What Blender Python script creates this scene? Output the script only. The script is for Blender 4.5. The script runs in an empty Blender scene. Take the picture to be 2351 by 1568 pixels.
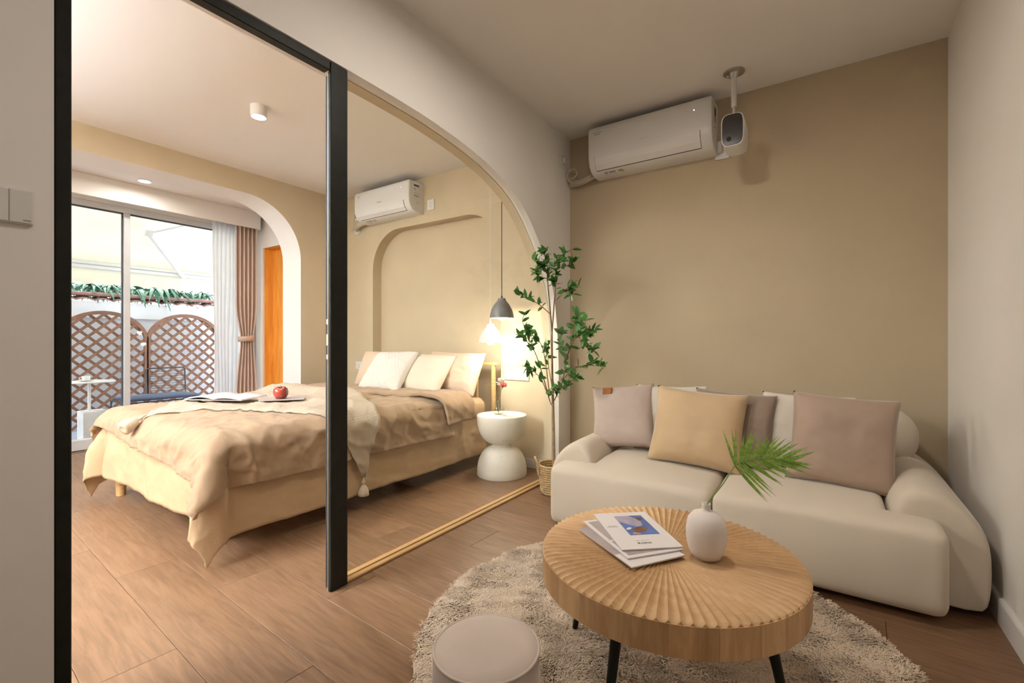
import bpy, bmesh, math, random
import numpy as np
from mathutils import Vector, Matrix, noise
random.seed(7); np.random.seed(7)
PI = math.pi
S = bpy.context.scene
C = S.collection
# ------------------------------------------------------------------ camera
cam = bpy.data.cameras.new('camera'); cam.sensor_width = 36.0; cam.lens = 36.0*1054/2351
cam.clip_start = 0.03
camo = bpy.data.objects.new('camera', cam); C.objects.link(camo)
camo.location = (0, 0, 1.05); camo.rotation_euler = (math.radians(90), 0, math.radians(34.1145))
S.camera = camo
# ------------------------------------------------------------------ world, sun, exposure
S.view_settings.view_transform = 'Standard'; S.view_settings.look = 'None'
S.view_settings.exposure = 0.12; S.view_settings.gamma = 1.0; S.view_settings.use_curve_mapping = False
W = bpy.data.worlds.new('sky'); S.world = W; W.use_nodes = True
bg = W.node_tree.nodes['Background']; bg.inputs[0].default_value = (0.86, 0.92, 1.0, 1); bg.inputs[1].default_value = 3.7
sun = bpy.data.lights.new('sun', 'SUN'); sun.energy = 3.4; sun.angle = math.radians(3); sun.color = (1, .95, .86)
suno = bpy.data.objects.new('sun', sun); C.objects.link(suno); suno.rotation_euler = (math.radians(-8), math.radians(-28), 0); suno.location = (-7, 2, 6)

# ------------------------------------------------------------------ helpers
def link(o, parent=None):
    C.objects.link(o)
    if parent is not None: o.parent = parent
    return o
def tag(o, label=None, cat=None, group=None, kind=None):
    if label: o['label'] = label
    if cat: o['category'] = cat
    if group: o['group'] = group
    if kind: o['kind'] = kind
    return o
def thing(name, label, cat, loc=(0, 0, 0), rz=0, group=None):
    o = bpy.data.objects.new(name, None); o.empty_display_size = .05
    o.location = loc; o.rotation_euler = (0, 0, rz); link(o); return tag(o, label, cat, group)
def struct_root(name, loc=(0, 0, 0)):
    o = bpy.data.objects.new(name, None); o.location = loc; link(o); o['kind'] = 'structure'; return o
class MB:
    """collects geometry; build() makes one mesh object"""
    def __init__(s): s.v = []; s.f = []; s.uv = None
    def add(s, vs, fs):
        b = len(s.v); s.v += [tuple(v) for v in vs]; s.f += [tuple(i+b for i in f) for f in fs]; return s
    def box(s, lo, hi):
        x0, y0, z0 = lo; x1, y1, z1 = hi
        return s.add([(x0,y0,z0),(x1,y0,z0),(x1,y1,z0),(x0,y1,z0),(x0,y0,z1),(x1,y0,z1),(x1,y1,z1),(x0,y1,z1)],
                     [(0,3,2,1),(4,5,6,7),(0,1,5,4),(1,2,6,5),(2,3,7,6),(3,0,4,7)])
    def rbox(s, lo, hi, r=.01, seg=3):
        bm = bmesh.new(); bmesh.ops.create_cube(bm, size=1)
        c = [(a+b)/2 for a, b in zip(lo, hi)]; d = [b-a for a, b in zip(lo, hi)]
        for v in bm.verts: v.co = Vector([c[i]+v.co[i]*d[i] for i in range(3)])
        bmesh.ops.bevel(bm, geom=bm.edges[:], offset=min(r, min(d)*.49), segments=seg, profile=.5, affect='EDGES')
        return s.addbm(bm)
    def addbm(s, bm):
        bm.verts.index_update()
        s.add([v.co[:] for v in bm.verts], [[v.index for v in f.verts] for f in bm.faces]); bm.free(); return s
    def lathe(s, prof, c=(0, 0, 0), n=32, axis='z'):
        vs = []; fs = []; m = len(prof)
        for i in range(n):
            a = 2*PI*i/n
            for r, z in prof:
                p = (r*math.cos(a), r*math.sin(a), z)
                if axis == 'y': p = (p[0], z, p[1])
                if axis == 'x': p = (z, p[0], p[1])
                vs.append((c[0]+p[0], c[1]+p[1], c[2]+p[2]))
        for i in range(n):
            j = (i+1) % n
            for k in range(m-1):
                fs.append((i*m+k, j*m+k, j*m+k+1, i*m+k+1))
        return s.add(vs, fs)
    def cyl(s, p0, p1, r0, r1=None, n=12): return s.tube([p0, p1], [r0, r0 if r1 is None else r1], n)
    def tube(s, pts, rad, n=8, caps=True, close=False):
        pts = [Vector(p) for p in pts]; k = len(pts)
        if not hasattr(rad, '__len__'): rad = [rad]*k
        if len(rad) == 2 and k > 2: rad = [rad[0]+(rad[1]-rad[0])*i/(k-1) for i in range(k)]
        vs = []; fs = []; up = None
        for i in range(k):
            if close: t = pts[(i+1) % k]-pts[i-1]
            else: t = pts[min(i+1, k-1)]-pts[max(i-1, 0)]
            t.normalize()
            if up is None:
                up = Vector((0, 0, 1)) if abs(t.z) < .9 else Vector((1, 0, 0))
            a = t.cross(up); a.normalize(); b = a.cross(t); b.normalize(); up = b
            for j in range(n):
                q = 2*PI*j/n; vs.append(pts[i]+(a*math.cos(q)+b*math.sin(q))*rad[i])
        for i in range(k if close else k-1):
            i2 = (i+1) % k
            for j in range(n):
                j2 = (j+1) % n; fs.append((i*n+j, i*n+j2, i2*n+j2, i2*n+j))
        if caps and not close:
            fs.append(tuple(range(n-1, -1, -1))); fs.append(tuple((k-1)*n+j for j in range(n)))
        return s.add(vs, fs)
    def grid(s, fn, nu, nv, uv=False):
        b = len(s.v)
        for i in range(nu+1):
            for j in range(nv+1): s.v.append(tuple(fn(i/nu, j/nv)))
        for i in range(nu):
            for j in range(nv):
                a = b+i*(nv+1)+j; s.f.append((a, a+nv+1, a+nv+2, a+1))
        if uv: s.uv = lambda idx: (((idx-b)//(nv+1))/nu, ((idx-b) % (nv+1))/nv)
        return s
    def poly(s, pts, axis, a, b):
        """extrude the 2-D polygon pts from a to b along an axis; x: pts=(y,z) y: pts=(x,z) z: pts=(x,y)"""
        def p3(p, t): return (t, p[0], p[1]) if axis == 'x' else (p[0], t, p[1]) if axis == 'y' else (p[0], p[1], t)
        n = len(pts); fs = [tuple(range(n)), tuple(range(2*n-1, n-1, -1))]
        for i in range(n): j = (i+1) % n; fs.append((i, n+i, n+j, j))
        return s.add([p3(p, a) for p in pts]+[p3(p, b) for p in pts], fs)
    def mesh(s, name, off=(0, 0, 0)):
        me = bpy.data.meshes.new(name)
        me.from_pydata([(v[0]-off[0], v[1]-off[1], v[2]-off[2]) for v in s.v], [], s.f)
        if s.uv:
            l = me.uv_layers.new(name='uv')
            for lp in me.loops: l.data[lp.index].uv = s.uv(lp.vertex_index)
        bm = bmesh.new(); bm.from_mesh(me); bmesh.ops.recalc_face_normals(bm, faces=bm.faces[:]); bm.to_mesh(me); bm.free()
        return me
    def build(s, name, m, parent=None, smooth=False, angle=40, local=False):
        off = (0, 0, 0)
        if parent is not None and not local:
            off = parent.location
            if parent.parent is not None: off = Vector(off)+parent.parent.location
        me = s.mesh(name, off); me.materials.append(m)
        o = bpy.data.objects.new(name, me); link(o, parent)
        if smooth: smooth_it(me, angle)
        return o
def smooth_it(me, angle=40):
    me.shade_smooth()
    if angle < 180:
        bm = bmesh.new(); bm.from_mesh(me); lim = math.radians(angle)
        for e in bm.edges:
            if len(e.link_faces) == 2 and e.calc_face_angle(0) > lim: e.smooth = False
        bm.to_mesh(me); bm.free()
def one(name, mb, m, label, cat, smooth=False, group=None, angle=40, base=None):
    """a thing that is a single mesh; origin at its base"""
    vs = np.array(mb.v); lo = vs.min(0); hi = vs.max(0)
    b = base or ((lo[0]+hi[0])/2, (lo[1]+hi[1])/2, lo[2])
    me = mb.mesh(name, b); me.materials.append(m); o = bpy.data.objects.new(name, me); o.location = b; link(o)
    if smooth: smooth_it(me, angle)
    return tag(o, label, cat, group)
def struct(name, mb, m, smooth=False, parent=None):
    o = mb.build(name, m, parent, smooth)
    if parent is None: o['kind'] = 'structure'
    return o
def mod(o, kind, **kw):
    q = o.modifiers.new(kind.lower(), kind)
    for k, v in kw.items(): setattr(q, k, v)
    return q
def text_part(name, body, size, m, parent, matrix, extrude=.0002):
    cu = bpy.data.curves.new(name, 'FONT'); cu.body = body; cu.size = size; cu.align_x = 'CENTER'; cu.align_y = 'CENTER'; cu.extrude = extrude
    t = bpy.data.objects.new('tmp_text', cu); C.objects.link(t)
    dg = bpy.context.evaluated_depsgraph_get(); dg.update()
    me = bpy.data.meshes.new_from_object(t.evaluated_get(dg)); bpy.data.objects.remove(t); bpy.data.curves.remove(cu)
    me.name = name; me.materials.clear(); me.materials.append(m); me.transform(matrix)
    o = bpy.data.objects.new(name, me); return link(o, parent)
def nz(x, y, z=0.0, s=1.0): return noise.noise(Vector((x*s, y*s, z*s)))
def catmull(pts, n=8):
    P = [Vector(p) for p in pts]; out = []
    for i in range(len(P)-1):
        a, b, c, d = P[max(i-1, 0)], P[i], P[i+1], P[min(i+2, len(P)-1)]
        for k in range(n):
            t = k/n; out.append(.5*((2*b)+(c-a)*t+(2*a-5*b+4*c-d)*t*t+(3*b-a-3*c+d)*t**3))
    return out+[P[-1]]

# ------------------------------------------------------------------ materials
def srgb(r, g, b):
    f = lambda c: (c/255/12.92) if c/255 <= .04045 else ((c/255+.055)/1.055)**2.4
    return (f(r), f(g), f(b), 1)
def M(name, col, rough=.6, var=.06, vs=8, bump=0, bs=200, metal=0, spec=.5, sheen=0, trans=0, detail=3, stretch=(1, 1, 1), coat=0):
    m = bpy.data.materials.new(name); m.use_nodes = True; nt = m.node_tree; N = nt.nodes; L = nt.links
    p = N['Principled BSDF']; p.inputs['Roughness'].default_value = rough; p.inputs['Metallic'].default_value = metal
    p.inputs['Specular IOR Level'].default_value = spec
    if sheen: p.inputs['Sheen Weight'].default_value = sheen; p.inputs['Sheen Roughness'].default_value = .4
    if coat: p.inputs['Coat Weight'].default_value = coat
    tc = N.new('ShaderNodeTexCoord'); mp = N.new('ShaderNodeMapping'); mp.inputs['Scale'].default_value = stretch
    L.new(tc.outputs['Object'], mp.inputs[0])
    n = N.new('ShaderNodeTexNoise'); n.inputs['Scale'].default_value = vs; n.inputs['Detail'].default_value = detail
    L.new(mp.outputs[0], n.inputs['Vector'])
    r = N.new('ShaderNodeValToRGB'); r.color_ramp.elements[0].position = .3; r.color_ramp.elements[1].position = .7
    r.color_ramp.elements[0].color = tuple(c*(1-var) for c in col[:3])+(1,); r.color_ramp.elements[1].color = tuple(min(1, c*(1+var)) for c in col[:3])+(1,)
    L.new(n.outputs[0], r.inputs[0]); L.new(r.outputs[0], p.inputs['Base Color'])
    if bump:
        n2 = N.new('ShaderNodeTexNoise'); n2.inputs['Scale'].default_value = bs; n2.inputs['Detail'].default_value = 2
        L.new(mp.outputs[0], n2.inputs['Vector'])
        b = N.new('ShaderNodeBump'); b.inputs['Strength'].default_value = bump; b.inputs['Distance'].default_value = .004
        L.new(n2.outputs[0], b.inputs['Height']); L.new(b.outputs[0], p.inputs['Normal'])
    if trans:
        t = N.new('ShaderNodeBsdfTranslucent'); L.new(r.outputs[0], t.inputs[0]); mx = N.new('ShaderNodeMixShader'); mx.inputs[0].default_value = trans
        L.new(p.outputs[0], mx.inputs[1]); L.new(t.outputs[0], mx.inputs[2]); L.new(mx.outputs[0], N['Material Output'].inputs[0])
    return m
def Wood(name, c1, c2, scale=(1, 1, 1), rough=.5, rnd=False, bands=6, bump=.1, spec=.4):
    m = bpy.data.materials.new(name); m.use_nodes = True; nt = m.node_tree; N = nt.nodes; L = nt.links
    p = N['Principled BSDF']; p.inputs['Roughness'].default_value = rough; p.inputs['Specular IOR Level'].default_value = spec
    tc = N.new('ShaderNodeTexCoord'); mp = N.new('ShaderNodeMapping'); mp.inputs['Scale'].default_value = scale
    src = tc.outputs['Object']
    if rnd:
        oi = N.new('ShaderNodeObjectInfo'); cmb = N.new('ShaderNodeVectorMath'); cmb.operation = 'MULTIPLY_ADD'
        wn = N.new('ShaderNodeTexWhiteNoise'); wn.noise_dimensions = '1D'; L.new(oi.outputs['Random'], wn.inputs['W'])
        cmb.inputs[1].default_value = (20, 20, 20); L.new(wn.outputs['Color'], cmb.inputs[0]); L.new(src, cmb.inputs[2]); src = cmb.outputs[0]
    L.new(src, mp.inputs[0])
    n = N.new('ShaderNodeTexNoise'); n.inputs['Scale'].default_value = bands; n.inputs['Detail'].default_value = 6; n.inputs['Roughness'].default_value = .6; n.inputs['Distortion'].default_value = .6
    L.new(mp.outputs[0], n.inputs['Vector'])
    r = N.new('ShaderNodeValToRGB'); r.color_ramp.elements[0].position = .35; r.color_ramp.elements[1].position = .68
    r.color_ramp.elements[0].color = c1; r.color_ramp.elements[1].color = c2; L.new(n.outputs[0], r.inputs[0])
    out = r.outputs[0]
    if rnd:
        hs = N.new('ShaderNodeHueSaturation'); mr = N.new('ShaderNodeMapRange'); mr.inputs[3].default_value = .88; mr.inputs[4].default_value = 1.12
        L.new(oi.outputs['Random'], mr.inputs[0]); L.new(mr.outputs[0], hs.inputs['Value']); L.new(out, hs.inputs['Color']); out = hs.outputs[0]
    L.new(out, p.inputs['Base Color'])
    if bump:
        b = N.new('ShaderNodeBump'); b.inputs['Strength'].default_value = bump; b.inputs['Distance'].default_value = .002
        L.new(n.outputs[0], b.inputs['Height']); L.new(b.outputs[0], p.inputs['Normal'])
    return m
def Emit(name, col, st):
    m = bpy.data.materials.new(name); m.use_nodes = True; nt = m.node_tree; N = nt.nodes
    N.remove(N['Principled BSDF']); e = N.new('ShaderNodeEmission'); e.inputs[0].default_value = col; e.inputs[1].default_value = st
    nt.links.new(e.outputs[0], N['Material Output'].inputs[0]); return m
def Glass(name, tint, ior=1.45, extra=0):
    m = bpy.data.materials.new(name); m.use_nodes = True; nt = m.node_tree; N = nt.nodes; L = nt.links
    N.remove(N['Principled BSDF']); t = N.new('ShaderNodeBsdfTransparent'); t.inputs[0].default_value = tint
    g = N.new('ShaderNodeBsdfGlossy'); g.inputs['Roughness'].default_value = .02
    lw = N.new('ShaderNodeLayerWeight'); lw.inputs[0].default_value = .5; pw_ = N.new('ShaderNodeMath'); pw_.operation = 'POWER'; pw_.inputs[1].default_value = 4.5
    L.new(lw.outputs['Facing'], pw_.inputs[0]); f = N.new('ShaderNodeMath'); f.operation = 'MULTIPLY_ADD'; f0 = ((ior-1)/(ior+1))**2
    f.inputs[1].default_value = .8; f.inputs[2].default_value = f0; L.new(pw_.outputs[0], f.inputs[0]); mx = N.new('ShaderNodeMixShader')
    L.new(f.outputs[0], mx.inputs[0]); L.new(t.outputs[0], mx.inputs[1]); L.new(g.outputs[0], mx.inputs[2]); L.new(mx.outputs[0], N['Material Output'].inputs[0])
    return m
def Knit(name, col, su, sv):
    m = bpy.data.materials.new(name); m.use_nodes = True; nt = m.node_tree; N = nt.nodes; L = nt.links
    p = N['Principled BSDF']; p.inputs['Roughness'].default_value = .9; p.inputs['Specular IOR Level'].default_value = .15
    tc = N.new('ShaderNodeTexCoord'); mp = N.new('ShaderNodeMapping'); mp.inputs['Scale'].default_value = (su, sv, 1); L.new(tc.outputs['UV'], mp.inputs[0])
    b = N.new('ShaderNodeTexBrick'); b.inputs['Scale'].default_value = 1; b.inputs['Mortar Size'].default_value = .12; b.inputs['Mortar Smooth'].default_value = 1
    b.inputs['Brick Width'].default_value = 1; b.inputs['Row Height'].default_value = .7; L.new(mp.outputs[0], b.inputs[0])
    b.inputs['Color1'].default_value = col; b.inputs['Color2'].default_value = tuple(c*.94 for c in col[:3])+(1,); b.inputs['Mortar'].default_value = tuple(c*.55 for c in col[:3])+(1,)
    L.new(b.outputs['Color'], p.inputs['Base Color'])
    bp = N.new('ShaderNodeBump'); bp.invert = True; bp.inputs['Strength'].default_value = .7; bp.inputs['Distance'].default_value = .004
    L.new(b.outputs['Fac'], bp.inputs['Height']); L.new(bp.outputs[0], p.inputs['Normal']); return m

m_white = M('white_paint', (.80, .765, .72, 1), .85, .015, 3, .05, 300)
m_ceil = M('ceiling_paint', (.82, .79, .76, 1), .9, .01, 2)
m_khaki = M('khaki_paint', (.515, .42, .288, 1), .85, .025, 3, .06, 260)
m_base = M('baseboard_white', (.74, .71, .67, 1), .5, .02)
m_plank = Wood('oak_laminate', (.155, .083, .042, 1), (.245, .138, .074, 1), (.9, 9, 9), .42, True, 5, .05)
m_gap = M('plank_joint', (.16, .10, .06, 1), .8)
m_black = M('black_metal', (.010, .0105, .007, 1), .5, .2, 30, spec=.22)
m_blackin = M('black_rubber', (.006, .006, .006, 1), .7)
m_steel = M('brushed_steel', (.55, .53, .50, 1), .35, .05, metal=.9)
m_alu = M('white_aluminium', (.62, .63, .64, 1), .4, .03)
m_gasket = M('dark_gasket', (.04, .045, .055, 1), .6)
m_glass = Glass('clear_glass', (.95, .955, .93, 1), 1.3)
m_wglass = Glass('window_glass', (.96, .98, .98, 1), 1.25)
m_pine = Wood('pine_wood', (.62, .40, .17, 1), (.74, .50, .24, 1), (3, 3, 14), .45, bands=4)
m_channel = Wood('channel_wood', (.46, .27, .11, 1), (.56, .35, .16, 1), (6, .7, 6), .4, bands=4)
m_orange = Wood('amber_wood', (.68, .25, .035, 1), (.85, .40, .07, 1), (5, 5, .6), .35, bands=4, bump=.03)
m_table = Wood('natural_pine', (.54, .335, .165, 1), (.65, .43, .23, 1), (2, 14, 2), .5, bands=3)
m_board = Wood('pine_edge_board', (.46, .265, .12, 1), (.64, .41, .21, 1), (8, 8, 1.2), .5, True, 4)
m_sofa = M('cream_fabric', (.66, .58, .47, 1), .85, .03, 3, .12, 500, sheen=.25)
m_plastic = M('white_plastic', (.76, .745, .73, 1), .35, .01)
m_plastic2 = M('white_cover', (.68, .66, .64, 1), .45, .01)
m_greyplastic = M('grey_plastic', (.35, .35, .34, 1), .5)
m_dark = M('dark_gap', (.02, .016, .013, 1), .7)
m_lens = M('black_glass', (.018, .014, .013, 1), .15, coat=.5)
m_pipe = M('wrapped_pipe', (.52, .45, .34, 1), .8, .08, 20, .3, 60)
m_ceramic = M('matt_ceramic', (.76, .69, .64, 1), .75, .02, 6, .06, 300)
m_palm = M('palm_green', (.30, .50, .11, 1), .5, .3, 9, trans=.4)
m_leaf = M('ficus_green', (.055, .165, .03, 1), .45, .4, 5, trans=.15)
m_bark = M('grey_bark', (.30, .21, .12, 1), .85, .25, 40, .4, 80)
m_twig = M('brown_twig', (.22, .13, .06, 1), .8, .2, 40)
m_paper = M('cover_paper', (.78, .74, .73, 1), .45, .01)
m_paper2 = M('inside_paper', (.66, .62, .62, 1), .6, .02)
m_pgrey = M('print_mauve', (.42, .36, .35, 1), .5, .15, 12)
m_blue = M('print_blue', (.10, .17, .44, 1), .45, .25, 20)
m_lav = M('print_lavender', (.42, .37, .46, 1), .5, .2, 30)
m_brown = M('print_brown', (.20, .09, .035, 1), .5, .4, 60)
m_coral = M('print_coral', (.62, .27, .16, 1), .5, .4, 60)
m_ink = M('print_ink', (.05, .045, .045, 1), .6)
m_inkl = M('print_ink_pale', (.42, .40, .39, 1), .6)
m_rug = M('rug_pile', (.76, .62, .48, 1), .95, .12, 9, sheen=.3, spec=.1)
m_pouf = M('pouf_velvet', (.56, .475, .41, 1), .8, .04, 6, .08, 400, sheen=.4)
m_terrazzo = M('speckled_stone', (.80, .75, .66, 1), .6, .03, 10)
m_straw = M('woven_straw', (.50, .35, .18, 1), .8, .25, 60, .5, 120)
m_duvet = M('linen_duvet', (.365, .245, .148, 1), .85, .05, 5, .35, 90, sheen=.2, trans=.06)
m_sheet = M('linen_sheet', (.63, .455, .28, 1), .85, .05, 5, .3, 90, trans=.18)
m_matt = M('sheet_peach', (.70, .54, .42, 1), .85, .03, 4, .15, 120)
m_knit = Knit('waffle_knit', (.64, .53, .41, 1), 150, 56)
m_yarn = M('cream_yarn', (.62, .52, .40, 1), .9, .06, 60, .3, 200)
m_pilw = M('white_boucle', (.72, .675, .63, 1), .9, .03, 8, .3, 160)
m_pilc = M('cream_cotton', (.72, .645, .53, 1), .8, .02, 5, .15, 140)
m_pilp = M('peach_cotton', (.66, .50, .375, 1), .8, .03, 5, .15, 140)
m_cpink = M('mauve_linen', (.52, .42, .36, 1), .9, .05, 6, .25, 420)
m_ctan = M('camel_velvet', (.57, .405, .235, 1), .75, .05, 4, .1, 300, sheen=.4)
m_ctau = M('taupe_velvet', (.28, .205, .155, 1), .75, .12, 4, .1, 300, sheen=.35)
m_cvel = M('rose_taupe_velvet', (.37, .265, .20, 1), .7, .12, 5, .1, 300, sheen=.5)
m_cwht = M('ivory_cotton', (.70, .64, .55, 1), .85, .02)
m_leather = M('cognac_leather', (.30, .10, .025, 1), .55, .15, 40)
m_hole = M('socket_slot', (.06, .055, .05, 1), .7)
m_grey = M('grey_enamel', (.15, .145, .14, 1), .45, .05)
m_wenam = M('white_enamel', (.82, .80, .78, 1), .45, .02)
m_cordk = M('dark_cord', (.05, .05, .05, 1), .7); m_cordw = M('white_cord', (.7, .68, .65, 1), .6)
m_bulb = Emit('lit_bulb', (1, .90, .76, 1), 6)
m_disc = Emit('lit_diffuser', (1, .93, .84, 1), 9)
m_led = Emit('led_dot', (.8, .9, 1, 1), 2.5)
m_vglass = Glass('thin_vase_glass', (.95, .95, .94, 1), 1.7)
m_water = Glass('water', (.93, .95, .95, 1), 1.1)
m_stem = M('flower_stem', (.16, .22, .06, 1), .6); m_petw = M('white_petal', (.85, .78, .72, 1), .8, .08, 60, trans=.2); m_petp = M('pink_petal', (.80, .33, .29, 1), .8, .2, 60, trans=.2)
m_apple = M('red_apple', (.23, .028, .015, 1), .28, .6, 9, stretch=(1, 1, .4), coat=.3)
m_sheer = M('sheer_voile', (.90, .90, .91, 1), .9, .02, 4, trans=.7)
m_curt = M('dusty_curtain', (.68, .53, .44, 1), .85, .03, 5, .1, 300, trans=.15)
m_lattice = M('stained_lattice', (.23, .105, .06, 1), .6, .25, 7, .1, 60)
m_patio = M('patio_tile', (.46, .52, .62, 1), .5, .06, 3)
m_pwall = M('patio_render', (.80, .81, .84, 1), .9, .03, 4)
m_coping = M('clay_tile', (.33, .185, .16, 1), .8, .25, 12, .3, 60)
m_blade = M('agave_green', (.085, .20, .12, 1), .5, .4, 6, trans=.15)
m_canvas = M('cream_canvas', (.85, .82, .71, 1), .9, .03, 5, trans=.42)
m_wire = M('dark_wire', (.045, .05, .06, 1), .4); m_cush = M('slate_cushion', (.09, .115, .19, 1), .8)
m_marble = M('pale_marble', (.74, .71, .69, 1), .5, .15, 6, detail=8)
m_cup = M('glazed_white', (.84, .83, .82, 1), .25)
m_stick = M('label_white', (.80, .80, .78, 1), .5); m_stickb = M('label_blue', (.03, .16, .38, 1), .5); m_sticky = M('label_yellow', (.55, .42, .05, 1), .5); m_stickg = M('label_grey', (.36, .33, .30, 1), .5)

# ================================================================== STRUCTURE
XP, XPB = -1.70, -1.83           # partition faces
YB, XR, ZC = 3.35, .555, 2.683   # living back wall, right wall, ceiling
YN, ZCB = 3.26, 2.66             # bedroom head wall, ceiling
XA, XA2 = -4.52, -4.86           # bay arch wall faces
XW = -5.95                       # window plane
YR = 2.98                        # bay side wall
Y0 = -2.7                        # rear wall

# floor: sub-floor plus planks running across, slightly out of square with the walls
fl = struct('floor', MB().box((-6.0, Y0, -.06), (XR+.02, YB+.1, -.006)), m_gap)
ang = math.radians(-3.03); pw, pl = .238, 1.22
pm = MB().rbox((-pl/2+.0006, -pw/2+.0006, -.02), (pl/2-.0006, pw/2-.0006, 0), .0012, 1).mesh('plank'); pm.materials.append(m_plank)
ca, sa = math.cos(ang), math.sin(ang)
for r in range(-17, 20):
    for k in range(-9, 6):
        u = k*pl+((r*.37) % 1)*pl; v = 1.03+(r-6)*pw+.119+.238*1.5
        x = -2.107+u*ca-(v-.977)*sa; y = u*sa+(v-.977)*ca+.977
        if -6.25 < x < XR+.45 and Y0-.1 < y < YB+.06 and not (x < -4.9 and y > 3.1) and not (x < -5 and y < -.45):
            if x > -1.9 or y < 3.42:
                o = bpy.data.objects.new('plank', pm); o.location = (x, y, 0); o.rotation_euler = (0, 0, ang); link(o, fl)

# arch contour on the partition (y,z)
arch = catmull([(1.25, 2.224, 0), (1.55, 2.219, 0), (1.80, 2.205, 0), (2.10, 2.168, 0), (2.35, 2.110, 0), (2.56, 2.025, 0), (2.71, 1.92, 0), (2.84, 1.79, 0), (2.936, 1.67, 0), (3.035, 1.505, 0), (3.085, 1.38, 0), (3.13, 1.15, 0), (3.153, .9, 0), (3.158, .6, 0), (3.158, 0, 0)], 6)
arch = [(p.x, p.y) for p in arch]
contour = [(.329, 0), (.329, 2.226)]+[(1.0, 2.226)]+arch
outer = [(Y0, 0)]+contour+[(YB+.1, 0), (YB+.1, ZC+.1), (Y0, ZC+.1)]
w = MB().poly(outer, 'x', XPB, XP).build('wall_partition', m_white); w['kind'] = 'structure'
w.data.materials.append(m_khaki)
for p in w.data.polygons:
    if p.center.x < XPB+.001: p.material_index = 1
# bedroom-side khaki lining of the arch reveal
rev = [(y, z) for y, z in contour if True]
mb = MB()
def offset_in(pts, d):
    out = []
    for i, p in enumerate(pts):
        a = Vector(pts[max(i-1, 0)]); b = Vector(pts[min(i+1, len(pts)-1)]); t = (b-a).normalized(); n = Vector((t.y, -t.x)); out.append((p[0]+n.x*d, p[1]+n.y*d))
    return out
ar = [(1.25, 2.2239)]+arch[1:]
inn = offset_in(ar, .004); inn[0] = (1.25, 2.22); inn[-1] = (3.154, 0)
n = len(ar)
mb.add([(-1.762, y, z) for y, z in ar]+[(-1.762, y, z) for y, z in inn]+[(XPB-.001, y, z) for y, z in inn]+[(XPB-.001, y, z) for y, z in ar],
       [(i, i+1, n+i+1, n+i) for i in range(n-1)]+[(n+i, n+i+1, 2*n+i+1, 2*n+i) for i in range(n-1)]+[(2*n+i, 2*n+i+1, 3*n+i+1, 3*n+i) for i in range(n-1)])
t1 = struct('trim_1', mb, m_khaki, True)
struct('wall_back', MB().box((XP, YB, 0), (XR+.1, YB+.1, ZC+.1)), m_khaki)
struct('wall_right', MB().box((XR, Y0, 0), (XR+.1, YB, ZC+.1)), m_white)
struct('wall_rear', MB().box((-6.0, Y0-.1, 0), (XR+.1, Y0, ZC+.1)), m_white)
struct('ceiling', MB().box((XP, Y0, ZC), (XR, YB, ZC+.08)), m_ceil)
o = struct('ceiling_bedroom', MB().box((XA, Y0, ZCB), (XPB, YN+.14, ZCB+.1)), m_ceil)
# bedroom head wall with shallow arched niche
def arch_rect(x0, x1, zt, r, n=10, z0=0):
    pts = [(x0, z0)]
    for i in range(n+1): a = PI-PI/2*i/n; pts.append((x0+r+r*math.cos(a), zt-r+r*math.sin(a)))
    for i in range(n+1): a = PI/2-PI/2*i/n; pts.append((x1-r+r*math.cos(a), zt-r+r*math.sin(a)))
    return pts+[(x1, z0)]
ni = arch_rect(-4.023, -2.325, 2.215, .40, 14)
struct('wall_bedroom_back', MB().poly([(XA2, 0)]+ni+[(XPB, 0), (XPB, ZCB), (XA2, ZCB)], 'y', YN, YN+.115), m_khaki)
struct('wall_niche', MB().box((XA2, YN+.115, 0), (XPB, YN+.2, ZCB)), m_khaki)
# bay wall with rounded opening: khaki faces, white reveal
op = [(-.35, 0)]
r = .56
for i in range(15): a = PI-PI/2*i/14; op.append((-.35+r+r*math.cos(a), 2.457-r+r*math.sin(a)))
for i in range(19): a = PI/2-PI/2*i/18; op.append((2.735-r+r*math.cos(a), 2.457-r+r*math.sin(a)))
op.append((2.735, 0))
w = MB().poly([(Y0, 0)]+op+[(YN, 0), (YN, ZCB+.1), (Y0, ZCB+.1)], 'x', XA2, XA).build('wall_bay_arch', m_khaki); w['kind'] = 'structure'
w.data.materials.append(m_white)
for p in w.data.polygons:
    if abs(p.normal.x) < .5 and -.36 < p.center.y < 2.74 and p.center.z < 2.46: p.material_index = 1
    if p.center.x < XA2+.001: p.material_index = 1
# bay: side wall with cupboard opening, ceiling, wall above/beside the window
CX0, CX1, CZ = -5.75, -5.02, 2.205
struct('wall_bay_side', MB().poly([(XW-.05, 0), (CX0, 0), (CX0, CZ), (CX1, CZ), (CX1, 0), (XA2, 0), (XA2, 2.72), (XW-.05, 2.72)], 'y', YR, YR+.02), m_white)
struct('ceiling_bay', MB().box((XW, -.6, 2.62), (XA2, YR, 2.72)), m_ceil)
struct('wall_bay_near', MB().box((XW, -.62, 0), (XA2, -.5, 2.72)), m_white)
struct('wall_window', MB().box((XW-.12, -.6, 2.43), (XW+.02, YR+.3, 2.8)), m_white)
struct('trim_pelmet', MB().rbox((-5.72, -.5, 2.418), (-5.69, 2.925, 2.62), .004, 2).box((-5.93, 2.905, 2.418), (-5.72, 2.925, 2.62)), m_white)
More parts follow.
